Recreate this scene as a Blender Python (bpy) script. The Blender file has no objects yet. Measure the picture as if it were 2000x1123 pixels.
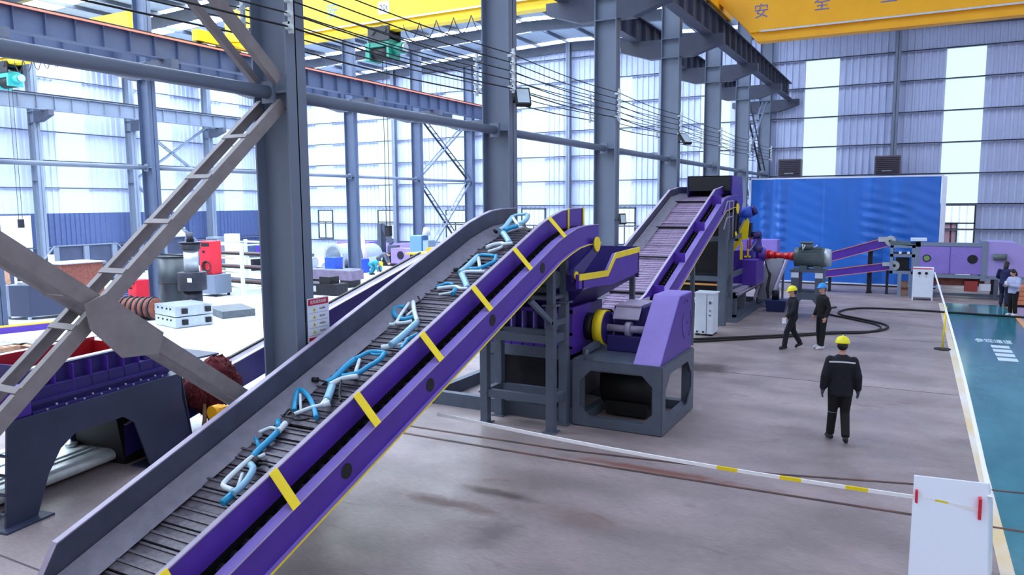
import bpy, bmesh, math, random
from mathutils import Vector, Matrix
random.seed(7)
S = bpy.context.scene
COL = S.collection
# ---------------------------------------------------------------- camera, world, exposure
F_PX, IMG_W, IMG_H = 1462.0, 2000.0, 1123.0
CAM_Z = 3.95
pitch, yaw, roll = math.radians(6.45), math.radians(28.2), math.radians(0.36)
fw = Vector((-math.sin(yaw)*math.cos(pitch), math.cos(yaw)*math.cos(pitch), -math.sin(pitch)))
r0 = Vector((math.cos(yaw), math.sin(yaw), 0)); u0 = r0.cross(fw)
rr = math.cos(roll)*r0 - math.sin(roll)*u0; uu = math.sin(roll)*r0 + math.cos(roll)*u0
cam = bpy.data.cameras.new('camera'); cam_o = bpy.data.objects.new('camera', cam); COL.objects.link(cam_o)
cam.sensor_width = 36; cam.lens = F_PX/IMG_W*36; cam.clip_end = 300
m = Matrix((rr, uu, -fw)).transposed().to_4x4(); m.translation = Vector((0, 0, CAM_Z)); cam_o.matrix_world = m
S.camera = cam_o
world = bpy.data.worlds.new('world'); S.world = world; world.use_nodes = True
bg = world.node_tree.nodes['Background']; bg.inputs[0].default_value = (0.86, 0.90, 1.0, 1); WORLD_S = 0.7; bg.inputs[1].default_value = WORLD_S
S.view_settings.view_transform = 'Standard'; S.view_settings.look = 'None'
S.view_settings.exposure = 0.14; S.view_settings.gamma = 1; S.view_settings.use_curve_mapping = False
SKY_STRONG, SKY_WEAK, WALL_EM = 17.0, 2.4, 1.0

# ---------------------------------------------------------------- materials
def lin(c):
    return tuple(((v/255)/12.92 if v/255 <= .04045 else ((v/255+.055)/1.055)**2.4) for v in c)+(1,)
MATS = {}
def mat(name, rgb, rough=.5, metal=0, noise=0, scale=4, rgb2=None, bump=0, emit=0, alpha=1, stretch=None):
    if name in MATS: return MATS[name]
    M = bpy.data.materials.new(name); M.use_nodes = True; nt = M.node_tree; b = nt.nodes['Principled BSDF']
    b.inputs['Base Color'].default_value = lin(rgb); b.inputs['Roughness'].default_value = rough; b.inputs['Metallic'].default_value = metal
    if noise or bump or rgb2:
        tc = nt.nodes.new('ShaderNodeTexCoord'); mp = nt.nodes.new('ShaderNodeMapping'); nt.links.new(tc.outputs['Object'], mp.inputs[0])
        if stretch: mp.inputs['Scale'].default_value = stretch
        n = nt.nodes.new('ShaderNodeTexNoise'); n.inputs['Scale'].default_value = scale; n.inputs['Detail'].default_value = 6; n.inputs['Roughness'].default_value = .6
        nt.links.new(mp.outputs[0], n.inputs['Vector'])
        cr = nt.nodes.new('ShaderNodeValToRGB'); cr.color_ramp.elements[0].position = .35; cr.color_ramp.elements[1].position = .68
        c1 = lin(rgb); c2 = lin(rgb2) if rgb2 else tuple(min(1, v*(1+noise)) for v in c1[:3])+(1,)
        c0 = c1 if rgb2 else tuple(v*(1-noise) for v in c1[:3])+(1,)
        cr.color_ramp.elements[0].color = c0; cr.color_ramp.elements[1].color = c2
        nt.links.new(n.outputs['Fac'], cr.inputs[0]); nt.links.new(cr.outputs[0], b.inputs['Base Color'])
        if bump:
            bp = nt.nodes.new('ShaderNodeBump'); bp.inputs['Strength'].default_value = bump; bp.inputs['Distance'].default_value = .02
            nt.links.new(n.outputs['Fac'], bp.inputs['Height']); nt.links.new(bp.outputs[0], b.inputs['Normal'])
    if emit:
        b.inputs['Base Color'].default_value = (.08, .09, .1, 1)
        b.inputs['Emission Color'].default_value = lin(rgb); b.inputs['Emission Strength'].default_value = emit
    if alpha < 1: b.inputs['Alpha'].default_value = alpha
    MATS[name] = M; return M
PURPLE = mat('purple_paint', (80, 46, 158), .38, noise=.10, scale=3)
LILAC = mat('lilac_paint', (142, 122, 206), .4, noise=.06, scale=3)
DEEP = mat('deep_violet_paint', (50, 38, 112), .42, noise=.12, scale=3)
YEL = mat('yellow_paint', (250, 222, 20), .45, noise=.05)
CRANE = mat('crane_yellow', (255, 180, 2), .5, noise=.06, scale=1.2)
CRANE2 = mat('crane_lemon', (250, 212, 20), .5, noise=.05, scale=1.2)
STEEL = mat('column_grey_paint', (112, 124, 144), .5, noise=.07, scale=1.5)
STEEL2 = mat('column_grey_darkened', (78, 92, 120), .5, noise=.07, scale=1.5)  # column grey darkened to offset the strong skylight; shade put into the colour
STEELD = mat('dark_grey_steel', (70, 78, 96), .5, noise=.12, scale=2)
BRACE = mat('brace_grey', (138, 132, 134), .6, noise=.12, scale=5)
FRAME = mat('machine_frame_grey', (84, 94, 110), .5, noise=.1, scale=3)
TROUGH = mat('trough_slate', (74, 78, 96), .5, noise=.15, scale=4)
SKIRT = mat('skirt_grey', (128, 126, 140), .55, noise=.12, scale=6)
EDGE = mat('edge_pale', (170, 160, 185), .5, noise=.1)
SLAT = mat('slat_steel', (92, 86, 96), .45, .35, noise=.35, scale=18)
SLATW = mat('worn_slat', (150, 132, 160), .5, .2, noise=.3, scale=14)
DARK = mat('dark_iron', (34, 34, 42), .5, .3, noise=.3, scale=8)
BLACK = mat('black_rubber', (16, 17, 22), .6)
CLAD = mat('cladding_pale_blue', (186, 198, 228), .5, noise=.05, scale=.7)
WAINS = mat('cladding_blue', (72, 88, 132), .5, noise=.06)
GIRT = mat('girt_grey', (124, 132, 158), .5)
WHITE = mat('white_enamel', (226, 236, 250), .4, noise=.03)
REDP = mat('red_paint', (220, 40, 62), .4, noise=.06)
SHAFT = mat('shaft_red', (208, 34, 34), .35, noise=.1)
REDIN = mat('red_liner', (176, 12, 24), .5, noise=.1)
GREEN = mat('hoist_green', (22, 128, 108), .45, noise=.1)
TEAL = mat('hoist_teal', (60, 178, 176), .45, noise=.1)
BLUEP = mat('blue_paint', (44, 84, 196), .45, noise=.08)
ALU = mat('cast_aluminium', (196, 206, 214), .35, .6, noise=.1, scale=10)
GALV = mat('bright_machined_steel', (186, 196, 202), .3, .75, noise=.12, scale=7)
BIKEB = mat('bike_blue', (48, 168, 216), .3)
BIKEL = mat('bike_pale_blue', (158, 212, 236), .3)
BIKEW = mat('bike_white', (226, 240, 244), .35)
COPPER = mat('conductor_orange', (226, 120, 96), .5)
WOOD = mat('bare_wood', (176, 136, 110), .7, noise=.2, scale=9)
RUST = mat('rusty_brown', (128, 72, 60), .7, noise=.3, scale=9)
MOTOR = mat('motor_grey_green', (88, 104, 108), .4, noise=.08)
CLOTHB = mat('navy_cloth', (15, 17, 30), .85, noise=.25, scale=14, bump=.3)
CLOTHK = mat('black_cloth', (13, 13, 16), .85, noise=.25, scale=14, bump=.3)
SKIN = mat('skin', (206, 152, 128), .5); HAIR = mat('hair_black', (14, 13, 16), .55)
GLOVE = mat('grey_glove', (70, 74, 80), .8)
PANEL = mat('translucent_daylight_panel', (218, 250, 253), .5, emit=WALL_EM)
SKYP = mat('skylight_strong', (226, 240, 255), .5, emit=SKY_STRONG)
SKYM = mat('skylight_medium', (214, 230, 255), .5, emit=9.0)
SKYW = mat('skylight_dim', (214, 226, 255), .5, emit=SKY_WEAK)
GLASS = mat('window_daylight', (232, 252, 255), .2, emit=1.0)
BRICK = mat('red_brick_view', (206, 168, 178), .8, noise=.2, scale=20)
LAMPG = mat('lamp_glass', (196, 216, 226), .15, noise=.05)

STAINS = ((-5.3, 8.0, .75, .16, (92, 54, 50), .85), (-4.9, 8.6, .6, .14, (74, 56, 54), .8), (-4.3, 7.5, .35, .4, (96, 86, 90), .6), (-3.5, 8.35, .7, .3, (124, 100, 90), .5), (-4.3, 17.6, .9, .6, (62, 48, 46), .85), (-3.2, 10.42, 1.6, .12, (126, 72, 56), .85), (-1.2, 8.0, .9, .5, (110, 100, 102), .5), (-7.4, 12.9, .9, .6, (60, 54, 60), .7))
def concrete():
    M = bpy.data.materials.new('stained_concrete'); M.use_nodes = True; nt = M.node_tree; b = nt.nodes['Principled BSDF']
    N = nt.nodes.new; L = nt.links.new
    tc = N('ShaderNodeTexCoord')
    def noise(scale, det=6, st=(1, 1, 1), dist=0):
        mp = N('ShaderNodeMapping'); mp.inputs['Scale'].default_value = st; L(tc.outputs['Object'], mp.inputs[0])
        n = N('ShaderNodeTexNoise'); n.inputs['Scale'].default_value = scale; n.inputs['Detail'].default_value = det; n.inputs['Distortion'].default_value = dist
        L(mp.outputs[0], n.inputs['Vector']); return n
    def ramp(fac, a, c0, bb, c1):
        r = N('ShaderNodeValToRGB'); e = r.color_ramp.elements; e[0].position = a; e[0].color = c0; e[1].position = bb; e[1].color = c1; L(fac, r.inputs[0]); return r
    base = ramp(noise(.55, 8, (1, 1.6, 1)).outputs['Fac'], .35, lin((138, 126, 126)), .68, lin((172, 157, 157)))
    fine = ramp(noise(9, 8, (1, 4, 1)).outputs['Fac'], .3, (.82, .82, .82, 1), .7, (1.06, 1.05, 1.05, 1))
    mx = N('ShaderNodeMix'); mx.data_type = 'RGBA'; mx.blend_type = 'MULTIPLY'; mx.inputs[0].default_value = 1
    L(base.outputs[0], mx.inputs[6]); L(fine.outputs[0], mx.inputs[7])
    st = ramp(noise(.9, 5, (1, 2.2, 1), 1.5).outputs['Fac'], .62, (0, 0, 0, 1), .74, (1, 1, 1, 1))
    m2 = N('ShaderNodeMix'); m2.data_type = 'RGBA'; m2.inputs[7].default_value = lin((112, 84, 76))
    sc = N('ShaderNodeMath'); sc.operation = 'MULTIPLY'; sc.inputs[1].default_value = .45; L(st.outputs[0], sc.inputs[0])
    L(sc.outputs[0], m2.inputs[0]); L(mx.outputs[2], m2.inputs[6])
    cur = m2.outputs[2]
    for (sx, sy, rx, ry, col, k) in STAINS:
        mp = N('ShaderNodeMapping'); mp.inputs['Location'].default_value = (-sx/rx, -sy/ry, 0); mp.inputs['Scale'].default_value = (1/rx, 1/ry, 1); L(tc.outputs['Object'], mp.inputs[0])
        ln = N('ShaderNodeVectorMath'); ln.operation = 'LENGTH'; L(mp.outputs[0], ln.inputs[0])
        nn = noise(2.6, 6, (1, 1.8, 1), 1.0); ad = N('ShaderNodeMath'); ad.operation = 'MULTIPLY_ADD'; ad.inputs[1].default_value = 1.6; L(nn.outputs['Fac'], ad.inputs[0]); L(ln.outputs['Value'], ad.inputs[2])
        r = ramp(ad.outputs[0], .95, (k, k, k, 1), 1.0, (0, 0, 0, 1)); r.color_ramp.elements[0].position = .55
        m3 = N('ShaderNodeMix'); m3.data_type = 'RGBA'; sc2 = N('ShaderNodeMath'); sc2.operation = 'MULTIPLY'; sc2.inputs[1].default_value = 1
        mm = N('ShaderNodeMapRange'); mm.inputs['From Min'].default_value = 1.15; mm.inputs['From Max'].default_value = 2.0; mm.inputs['To Min'].default_value = k; mm.inputs['To Max'].default_value = 0; L(ad.outputs[0], mm.inputs[0])
        L(mm.outputs[0], m3.inputs[0]); L(cur, m3.inputs[6]); m3.inputs[7].default_value = lin(col); cur = m3.outputs[2]
    L(cur, b.inputs['Base Color'])
    rg = ramp(noise(1.3, 4).outputs['Fac'], .3, (.32, .32, .32, 1), .7, (.6, .6, .6, 1)); L(rg.outputs[0], b.inputs['Roughness'])
    return M
CONC = concrete()
PALE = mat('baked_daylight_concrete', (196, 200, 208), .45, noise=.07, scale=.8)  # concrete lightened: bright daylight of the left bays put into the colour
AISLE = mat('green_epoxy', (40, 112, 124), .14, rgb2=(70, 142, 156), scale=.8, stretch=(1, .4, 1))

# ---------------------------------------------------------------- mesh builder
ORG = {}
class G:
    def __init__(s): s.v = []; s.f = []; s.sm = []; s.st = []
    def _a(s, vs, fs, sm=False):
        o = len(s.v); s.st.append(o); s.v += [tuple(v) for v in vs]; s.f += [tuple(i+o for i in f) for f in fs]; s.sm += [sm]*len(fs); return s
    def box(s, x0, x1, y0, y1, z0, z1):
        return s._a([(x0,y0,z0),(x1,y0,z0),(x1,y1,z0),(x0,y1,z0),(x0,y0,z1),(x1,y0,z1),(x1,y1,z1),(x0,y1,z1)],
                    [(0,3,2,1),(4,5,6,7),(0,1,5,4),(1,2,6,5),(2,3,7,6),(3,0,4,7)])
    def cbox(s, c, d): return s.box(c[0]-d[0]/2, c[0]+d[0]/2, c[1]-d[1]/2, c[1]+d[1]/2, c[2]-d[2]/2, c[2]+d[2]/2)
    def bar(s, p, q, w, h, up=(0, 0, 1)):
        p = Vector(p); q = Vector(q); d = (q-p).normalized(); u = Vector(up)
        if abs(d.dot(u)) > .98: u = Vector((0, 1, 0))
        r = d.cross(u).normalized(); u = r.cross(d)
        vs = [a+r*(i*w/2)+u*(j*h/2) for a in (p, q) for i, j in ((-1,-1),(1,-1),(1,1),(-1,1))]
        return s._a(vs, [(0,1,2,3),(7,6,5,4),(0,4,5,1),(1,5,6,2),(2,6,7,3),(3,7,4,0)])
    def cyl(s, p, q, r, r2=None, n=14, sm=True):
        p = Vector(p); q = Vector(q); r2 = r if r2 is None else r2; d = (q-p).normalized()
        u = Vector((0, 0, 1)) if abs(d.z) < .9 else Vector((1, 0, 0)); a = d.cross(u).normalized(); b = d.cross(a)
        vs = [c+(a*math.cos(t)+b*math.sin(t))*R for c, R in ((p, r), (q, r2)) for t in [2*math.pi*i/n for i in range(n)]]
        s._a(vs, [(i, (i+1) % n, n+(i+1) % n, n+i) for i in range(n)], sm)
        o = len(s.v)-2*n; s.f += [tuple(o+i for i in range(n))[::-1], tuple(o+n+i for i in range(n))]; s.sm += [False, False]; return s
    def tube(s, pts, r, n=8):
        P = [Vector(p) for p in pts]; rings = []; ref = None
        for i, p in enumerate(P):
            d = (P[min(i+1, len(P)-1)]-P[max(i-1, 0)]).normalized()
            if ref is None: ref = Vector((0, 0, 1)) if abs(d.z) < .9 else Vector((1, 0, 0))
            a = (ref-d*ref.dot(d)).normalized(); ref = a; b = d.cross(a)
            R = r[i] if isinstance(r, (list, tuple)) else r
            rings.append([p+(a*math.cos(2*math.pi*k/n)+b*math.sin(2*math.pi*k/n))*R for k in range(n)])
        vs = [v for R in rings for v in R]; fs = []
        for i in range(len(P)-1):
            fs += [(i*n+k, i*n+(k+1) % n, (i+1)*n+(k+1) % n, (i+1)*n+k) for k in range(n)]
        s._a(vs, fs, True); o = len(s.v)-len(vs)
        s.f += [tuple(o+k for k in range(n))[::-1], tuple(o+(len(P)-1)*n+k for k in range(n))]; s.sm += [False]*2; return s
    def prism(s, poly, vec):
        P = [Vector(p) for p in poly]; V = Vector(vec); n = len(P)
        return s._a(P+[p+V for p in P], [tuple(range(n))[::-1], tuple(range(n, 2*n))]+[(i, (i+1) % n, n+(i+1) % n, n+i) for i in range(n)])
    def px(s, pts, x0, x1): return s.prism([(x0, y, z) for y, z in pts], (x1-x0, 0, 0))    # outline in Y,Z
    def py(s, pts, y0, y1): return s.prism([(x, y0, z) for x, z in pts], (0, y1-y0, 0))    # outline in X,Z
    def pz(s, pts, z0, z1): return s.prism([(x, y, z0) for x, y in pts], (0, 0, z1-z0))
    def ell(s, c, r, nu=12, nv=8, M=None):
        c = Vector(c); vs = []
        for j in range(nv+1):
            ph = math.pi*j/nv
            for i in range(nu):
                t = 2*math.pi*i/nu; v = Vector((r[0]*math.sin(ph)*math.cos(t), r[1]*math.sin(ph)*math.sin(t), r[2]*math.cos(ph)))
                vs.append(c+(M @ v if M else v))
        return s._a(vs, [(j*nu+i, j*nu+(i+1) % nu, (j+1)*nu+(i+1) % nu, (j+1)*nu+i) for j in range(nv) for i in range(nu)], True)
    def quad_strip(s, A, B):
        n = len(A); return s._a(list(A)+list(B), [(i, i+1, n+i+1, n+i) for i in range(n-1)])
    def xf(s, M):
        s.v = [tuple(M @ Vector(v)) for v in s.v]; return s
    def mesh(s, name, m, o=(0, 0, 0)):
        me = bpy.data.meshes.new(name); me.from_pydata([(x-o[0], y-o[1], z-o[2]) for x, y, z in s.v], [], s.f)
        me.polygons.foreach_set('use_smooth', s.sm); me.materials.append(m); me.validate()
        b = bmesh.new(); b.from_mesh(me); bmesh.ops.remove_doubles(b, verts=b.verts, dist=1e-5); bmesh.ops.recalc_face_normals(b, faces=b.faces); b.to_mesh(me); b.free()
        return me
def origin(o):
    t = Vector((0, 0, 0))
    while o is not None: t += ORG.get(o.name, Vector((0, 0, 0))); o = o.parent
    return t
def tag(o, label=None, cat=None, group=None, kind=None):
    for k, v in (('label', label), ('category', cat), ('group', group), ('kind', kind)):
        if v: o[k] = v
    return o
def thing(name, label, cat, loc, group=None, kind=None):
    o = bpy.data.objects.new(name, None); COL.objects.link(o); o.location = loc; ORG[o.name] = Vector(loc); o.empty_display_size = .2
    return tag(o, label, cat, group, kind)
SPLIT = {'crusher_leg', 'support_post', 'foot_plate', 'top_plate', 'post', 'leg', 'beam', 'rail', 'foot', 'skid', 'bar', 'way', 'upright', 'yellow_bar', 'edge_strip', 'drum', 'wheel', 'marking', 'vent', 'bearing_plate', 'label', 'ridge', 'rope', 'flange_strip', 'throat_wall', 'bore', 'bracket', 'runner', 'yoke', 'base_rail', 'flange', 'arched_foot', 'locker', 'white_lead', 'handrail', 'orange_edge', 'arm', 'guard_slot', 'boss_ring', 'red_liner', 'pale_rim', 'way', 'stub', 'symbol', 'hoop', 'tape_length', 'frame_bar'}
def part(g, name, m, parent, label=None, kind=None, bevel=0):
    if name in SPLIT:
        st = sorted(set(g.st)); 
        if len(st) > 1:
            o = None
            for i, a in enumerate(st):
                e = st[i+1] if i+1 < len(st) else len(g.v); h = G(); h.v = g.v[a:e]
                for f, sm in zip(g.f, g.sm):
                    if a <= min(f) < e: h.f.append(tuple(q-a for q in f)); h.sm.append(sm)
                h.st = [0]; o = part(h, name, m, parent, label, kind, bevel)
            return o
    w = origin(parent); me = g.mesh(name, m, w); o = bpy.data.objects.new(name, me); COL.objects.link(o); o.parent = parent; ORG[o.name] = Vector((0, 0, 0))
    if bevel: _bev(o, bevel)
    return tag(o, label, kind=kind)
def single(g, name, m, loc, label, cat, group=None, kind=None, bevel=0):
    me = g.mesh(name, m, loc); o = bpy.data.objects.new(name, me); COL.objects.link(o); o.location = loc; ORG[o.name] = Vector(loc)
    if bevel: _bev(o, bevel)
    return tag(o, label, cat, group, kind)
def _bev(o, w):
    b = o.modifiers.new('bevel', 'BEVEL'); b.width = w; b.segments = 2; b.limit_method = 'ANGLE'; b.angle_limit = math.radians(40)
def repeat(src, offs, parent):            # copies share the mesh of src; offs relative to src
    for d in offs:
        c = src.copy(); COL.objects.link(c); c.parent = parent; c.location = src.location+Vector(d); ORG[c.name] = Vector(d)
def struct(name, loc=(0, 0, 0)): return thing(name, None, None, loc, kind='structure')
# ---------------------------------------------------------------- building shell
YE, XL, XR = 43.8, -45.4, 13.0
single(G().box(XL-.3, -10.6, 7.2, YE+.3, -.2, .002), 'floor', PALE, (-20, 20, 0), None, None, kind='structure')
fl = single(G().box(XL-.3, XR, -4, YE+.3, -.2, 0), 'floor', CONC, (0, 0, 0), None, None, kind='structure')
single(G().box(1.12, 3.15, -4, 33.2, 0, .004), 'floor_aisle', AISLE, (1.12, 0, 0), None, None, kind='structure')
single(G().box(3.15, 3.3, -4, 33.2, 0, .005), 'trim_3', mat('orange_line', (222, 160, 110), .6), (3.15, 0, 0), None, None, kind='structure')
single(G().box(3.3, XR, -4, 33.2, 0, .004), 'floor_aisle', mat('lilac_floor', (150, 140, 176), .45, noise=.06), (3.3, 0, 0), None, None, kind='structure')
g = G(); g.box(.98, 1.12, -4, 33.0, 0, .006)
single(g, 'trim_1', mat('worn_yellow_line', (236, 206, 140), .3, rgb2=(244, 242, 240), scale=1.1, stretch=(1, .5, 1)), (1, 0, 0), None, None, kind='structure')
# flush rail grooves across the floor
gr = G()
for pts in ([(-8.3,10.58),(-4.8,10.66),(-1.7,11.05),(.9,11.75),(3.1,12.1)], [(-8.3,10.2),(-4.8,10.22),(-1.5,10.32),(1.3,10.42),(3.1,10.45)]):
    A = []; B = []; 
    for x, y in pts: A.append((x, y-.03, .007)); B.append((x, y+.03, .007))
    gr.quad_strip(A, B)
single(gr, 'trim_2', mat('rusty_groove', (52, 44, 48), .7, rgb2=(120, 80, 62), scale=2), (0, 0, 0), None, None, kind='structure')
gj = G()
for y in (4.4, 17.4, 23.8, 29.4, 35.6): gj.box(-8.2 if y > 5 else -14, .95, y-.012, y+.012, 0, .003)
for x in (-12.5, -20, -32): gj.box(x-.012, x+.012, 8, 43, 0, .003)
for y in (13.5, 19.5, 25.5, 31.5): gj.box(-44, -8.6, y-.012, y+.012, 0, .003)
single(gj, 'trim_4', mat('slab_joint', (84, 78, 84), .8), (0, 0, 0), None, None, kind='structure')
# painted characters on the aisle
def text(body, size, M, m, name, parent=None, label=None, cat=None, depth=.004):
    c = bpy.data.curves.new(name, 'FONT'); c.body = body; c.size = size; c.extrude = depth; c.align_x = 'CENTER'; c.align_y = 'CENTER'
    o = bpy.data.objects.new(name, c); COL.objects.link(o); bpy.context.view_layer.update()
    me = bpy.data.meshes.new_from_object(o.evaluated_get(bpy.context.evaluated_depsgraph_get())); bpy.data.objects.remove(o)
    me.materials.clear(); me.materials.append(m); o = bpy.data.objects.new(name, me); COL.objects.link(o)
    w = origin(parent) if parent else Vector((0, 0, 0)); me.transform(M)
    if parent: me.transform(Matrix.Translation(-w)); o.parent = parent; ORG[o.name] = Vector((0, 0, 0))
    tag(o, label, cat); return o
def TM(loc, xdir, ydir):
    x = Vector(xdir).normalized(); y = Vector(ydir).normalized(); z = x.cross(y)
    m = Matrix((x, y, z)).transposed().to_4x4(); m.translation = Vector(loc); return m
am = thing('floor_marking', 'white painted characters and bars on the green aisle floor', 'floor marking', (2.1, 23.2, .004))
WP = mat('white_floor_paint', (214, 232, 244), .6, noise=.08, scale=8)
text('参观通道', .62, TM((2.12, 24.6, .008), (1, 0, 0), (0, 1, 0)) @ Matrix.Diagonal((.36, 1, 1, 1)), WP, 'lettering', am)
for i in range(4): part(G().box(2.0, 2.42, 21.7+i*.62, 22.1+i*.62, .004, .009), 'painted_bar', WP, am)

# end wall and side wall: corrugated sheets, translucent sheets, girts
def corrugated(w, h0, h1, pitch=.33, d=.07):
    """sheet along +X from 0..w, between heights, ribs standing toward -Y"""
    prof = []; n = max(1, round(w/pitch)); p = w/n
    for i in range(n):
        x = i*p; prof += [(x, 0), (x+p*.55, 0), (x+p*.66, -d), (x+p*.89, -d)]
    prof.append((w, 0))
    return G().quad_strip([(x, y, h0) for x, y in prof], [(x, y, h1) for x, y in prof])
roofz = lambda x: 13.95-.036*abs(x+19.0)
def wall(name, length, place, panels, zlow, ztop, girts, wains=None):
    W = struct(name)
    segs = []; c = 0
    for a, b in sorted(panels):
        segs.append((c, a, 0)); segs.append((a, b, 1)); c = b
    segs.append((c, length, 0)); cache = {}
    for a, b, tr in segs:
        if b-a < .05: continue
        if tr:
            sub = [(a, b, 'translucent_panel', PANEL, zlow, 11.4), (a, b, 'cladding_panel', CLAD, 11.4, ztop)]
        else:
            n = max(1, round((b-a)/1.0)); w = (b-a)/n; sub = []
            for i in range(n):
                z0 = wains if wains else 0
                sub.append((a+i*w, a+(i+1)*w, 'cladding_panel', CLAD, z0, ztop))
        if wains:
            n = max(1, round((b-a)/1.0)); w = (b-a)/n
            for i in range(n): sub.append((a+i*w, a+(i+1)*w, 'lower_panel', WAINS, 0, wains))
        elif tr: sub.append((a, b, 'cladding_panel', CLAD, 0, zlow))
        for x0, x1, nm, m, h0, h1 in sub:
            key = (round(x1-x0, 4), nm, h0, h1)
            if key not in cache: cache[key] = corrugated(x1-x0, h0, h1, d=.07 if nm != 'translucent_panel' else .02).xf(place.to_3x3().to_4x4()).mesh(nm, m)
            o = bpy.data.objects.new(nm, cache[key]); COL.objects.link(o); o.parent = W; o.location = place @ Vector((x0, 0, 0)); ORG[o.name] = o.location.copy()
    for z in girts:
        for a, b in ((0, length),):
            g = G().box(a, b, -.2, -.08, z-.01, z+.03).box(a, b, -.2, -.185, z-.05, z+.03); g.xf(place); part(g, 'girt', GIRT, W)
    return W
PE = Matrix.Translation((XL, YE, 0))
LENE = XR-XL
epan = [(x-XL, x-XL+1.66) for x in (-40.3, -34.4, -28.5, -22.7, -16.9, -11.1, -5.5, 1.05, 7.5)]
we = wall('wall_back', LENE, PE, epan, 3.76, 14.1, (1.25, 2.5, 3.76, 5.28, 6.82, 8.38, 9.93, 11.4, 12.8))
PL = Matrix(((0, 1, 0, XL), (-1, 0, 0, YE), (0, 0, 1, 0), (0, 0, 0, 1)))   # local x -> -Y, ribs toward +X
PL = Matrix.Translation((XL, 12.0, 0)) @ Matrix.Rotation(math.pi/2, 4, 'Z')
lpan = [(y-12, y-12+1.8) for y in (15.2, 21.2, 27.2, 33.4, 39.4)]
wl = wall('wall_left', YE-12.0, PL, lpan, 3.5, 13.2, (1.5, 5.0, 6.6, 8.3, 9.9, 11.4), wains=3.5)
def hbeam(g, x, y, z0, z1, h=.62, w=.34, axis='x'):
    """H section: web along X (flanges face +-X) or along Y"""
    if axis == 'x':
        a = (x-h/2, x-h/2+.025, y-w/2, y+w/2, z0, z1); b = (x+h/2-.025, x+h/2, y-w/2, y+w/2, z0, z1); c = (x-h/2, x+h/2, y-.01, y+.01, z0, z1)
    else:
        a = (x-w/2, x+w/2, y-h/2, y-h/2+.025, z0, z1); b = (x-w/2, x+w/2, y+h/2-.025, y+h/2, z0, z1); c = (x-.01, x+.01, y-h/2, y+h/2, z0, z1)
    return a, b, c
def hcol(parent, x, y, z0, z1, h=.62, w=.34, axis='x', m=None):
    m = m or STEEL; a, b, c = hbeam(None, x, y, z0, z1, h, w, axis)
    part(G().box(*a), 'flange', m, parent); part(G().box(*b), 'flange', m, parent); part(G().box(*c), 'web', m, parent)
for x, lab in ((-1.1, 'steel wind column on the end wall above the blue screen'), (-13.3, 'steel wind column on the end wall left of the crusher'), (-19.2, 'slim steel wind column against the middle of the end wall'),(-32.6,'slim steel wind column on the far left of the end wall')):
    c = thing('wind_column', lab, 'column', (x, YE-.45, 0), 'slim columns along the end wall')
    hcol(c, x, YE-.42, 0, roofz(x)-.3, .34, .26, 'y', STEEL)
# end wall windows and framed openings
FR = mat('dark_window_frame', (38, 58, 66), .5)
def window(n, x0, x1, z0, z1, zt, vx=(), lower=None):
    w = struct('window_%d' % n, (x0, YE-.12, z0)); y0, y1 = YE-.14, YE-.04
    g = G().box(x0, x0+.07, y0, y1, z0, z1).box(x1-.07, x1, y0, y1, z0, z1).box(x0, x1, y0, y1, z0, z0+.07).box(x0, x1, y0, y1, z1-.07, z1).box(x0, x1, y0, y1, zt-.035, zt+.035)
    for v in vx: g.box(v-.025, v+.025, y0, y1, z0, zt)
    part(g, 'window_frame', FR, w)
    part(G().box(x0+.07, x1-.07, y1-.03, y1-.01, zt, z1-.07), 'pane', GLASS, w)
    xs = [x0+.07]+list(vx)+[x1-.07]
    for i in range(len(xs)-1): part(G().box(xs[i], xs[i+1], y1-.03, y1-.01, z0+.07, zt), 'pane', (lower[i] if lower else GLASS), w)
window(1, 1.12, 2.68, 0, 3.74, 2.8, (1.9,), [BRICK, GLASS])
window(2, -34.5, -32.85, 1.35, 3.5, 2.62, (-33.7,)); window(3, -40.2, -38.75, 1.35, 3.5, 2.6, (-39.5,)); window(4, -28.6, -26.95, 1.35, 3.5, 2.62, (-27.8,))
window(5, -22.7, -20.95, 1.35, 3.58, 2.5, (-21.8,)); window(6, -16.5, -14.9, 1.35, 3.62, 2.7, (-15.6,)); window(7, -11.2, -9.5, 1.35, 3.6, 2.6, (-10.4,))
# side wall door
d = struct('door_1', (XL+.1, 33.2, 0))
part(G().box(XL+.05, XL+.16, 33.1, 36.0, 0, 3.1), 'door_leaf', mat('door_dark_blue', (46, 62, 104), .5), d); part(G().box(XL+.15, XL+.19, 34.9, 35.7, .9, 2.4), 'pane', WHITE, d)
d = struct('door_2', (XL+.1, 24.4, 0)); part(G().box(XL+.05, XL+.14, 22.6, 25.3, 0, 3.4), 'door_leaf', WHITE, d)
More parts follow.
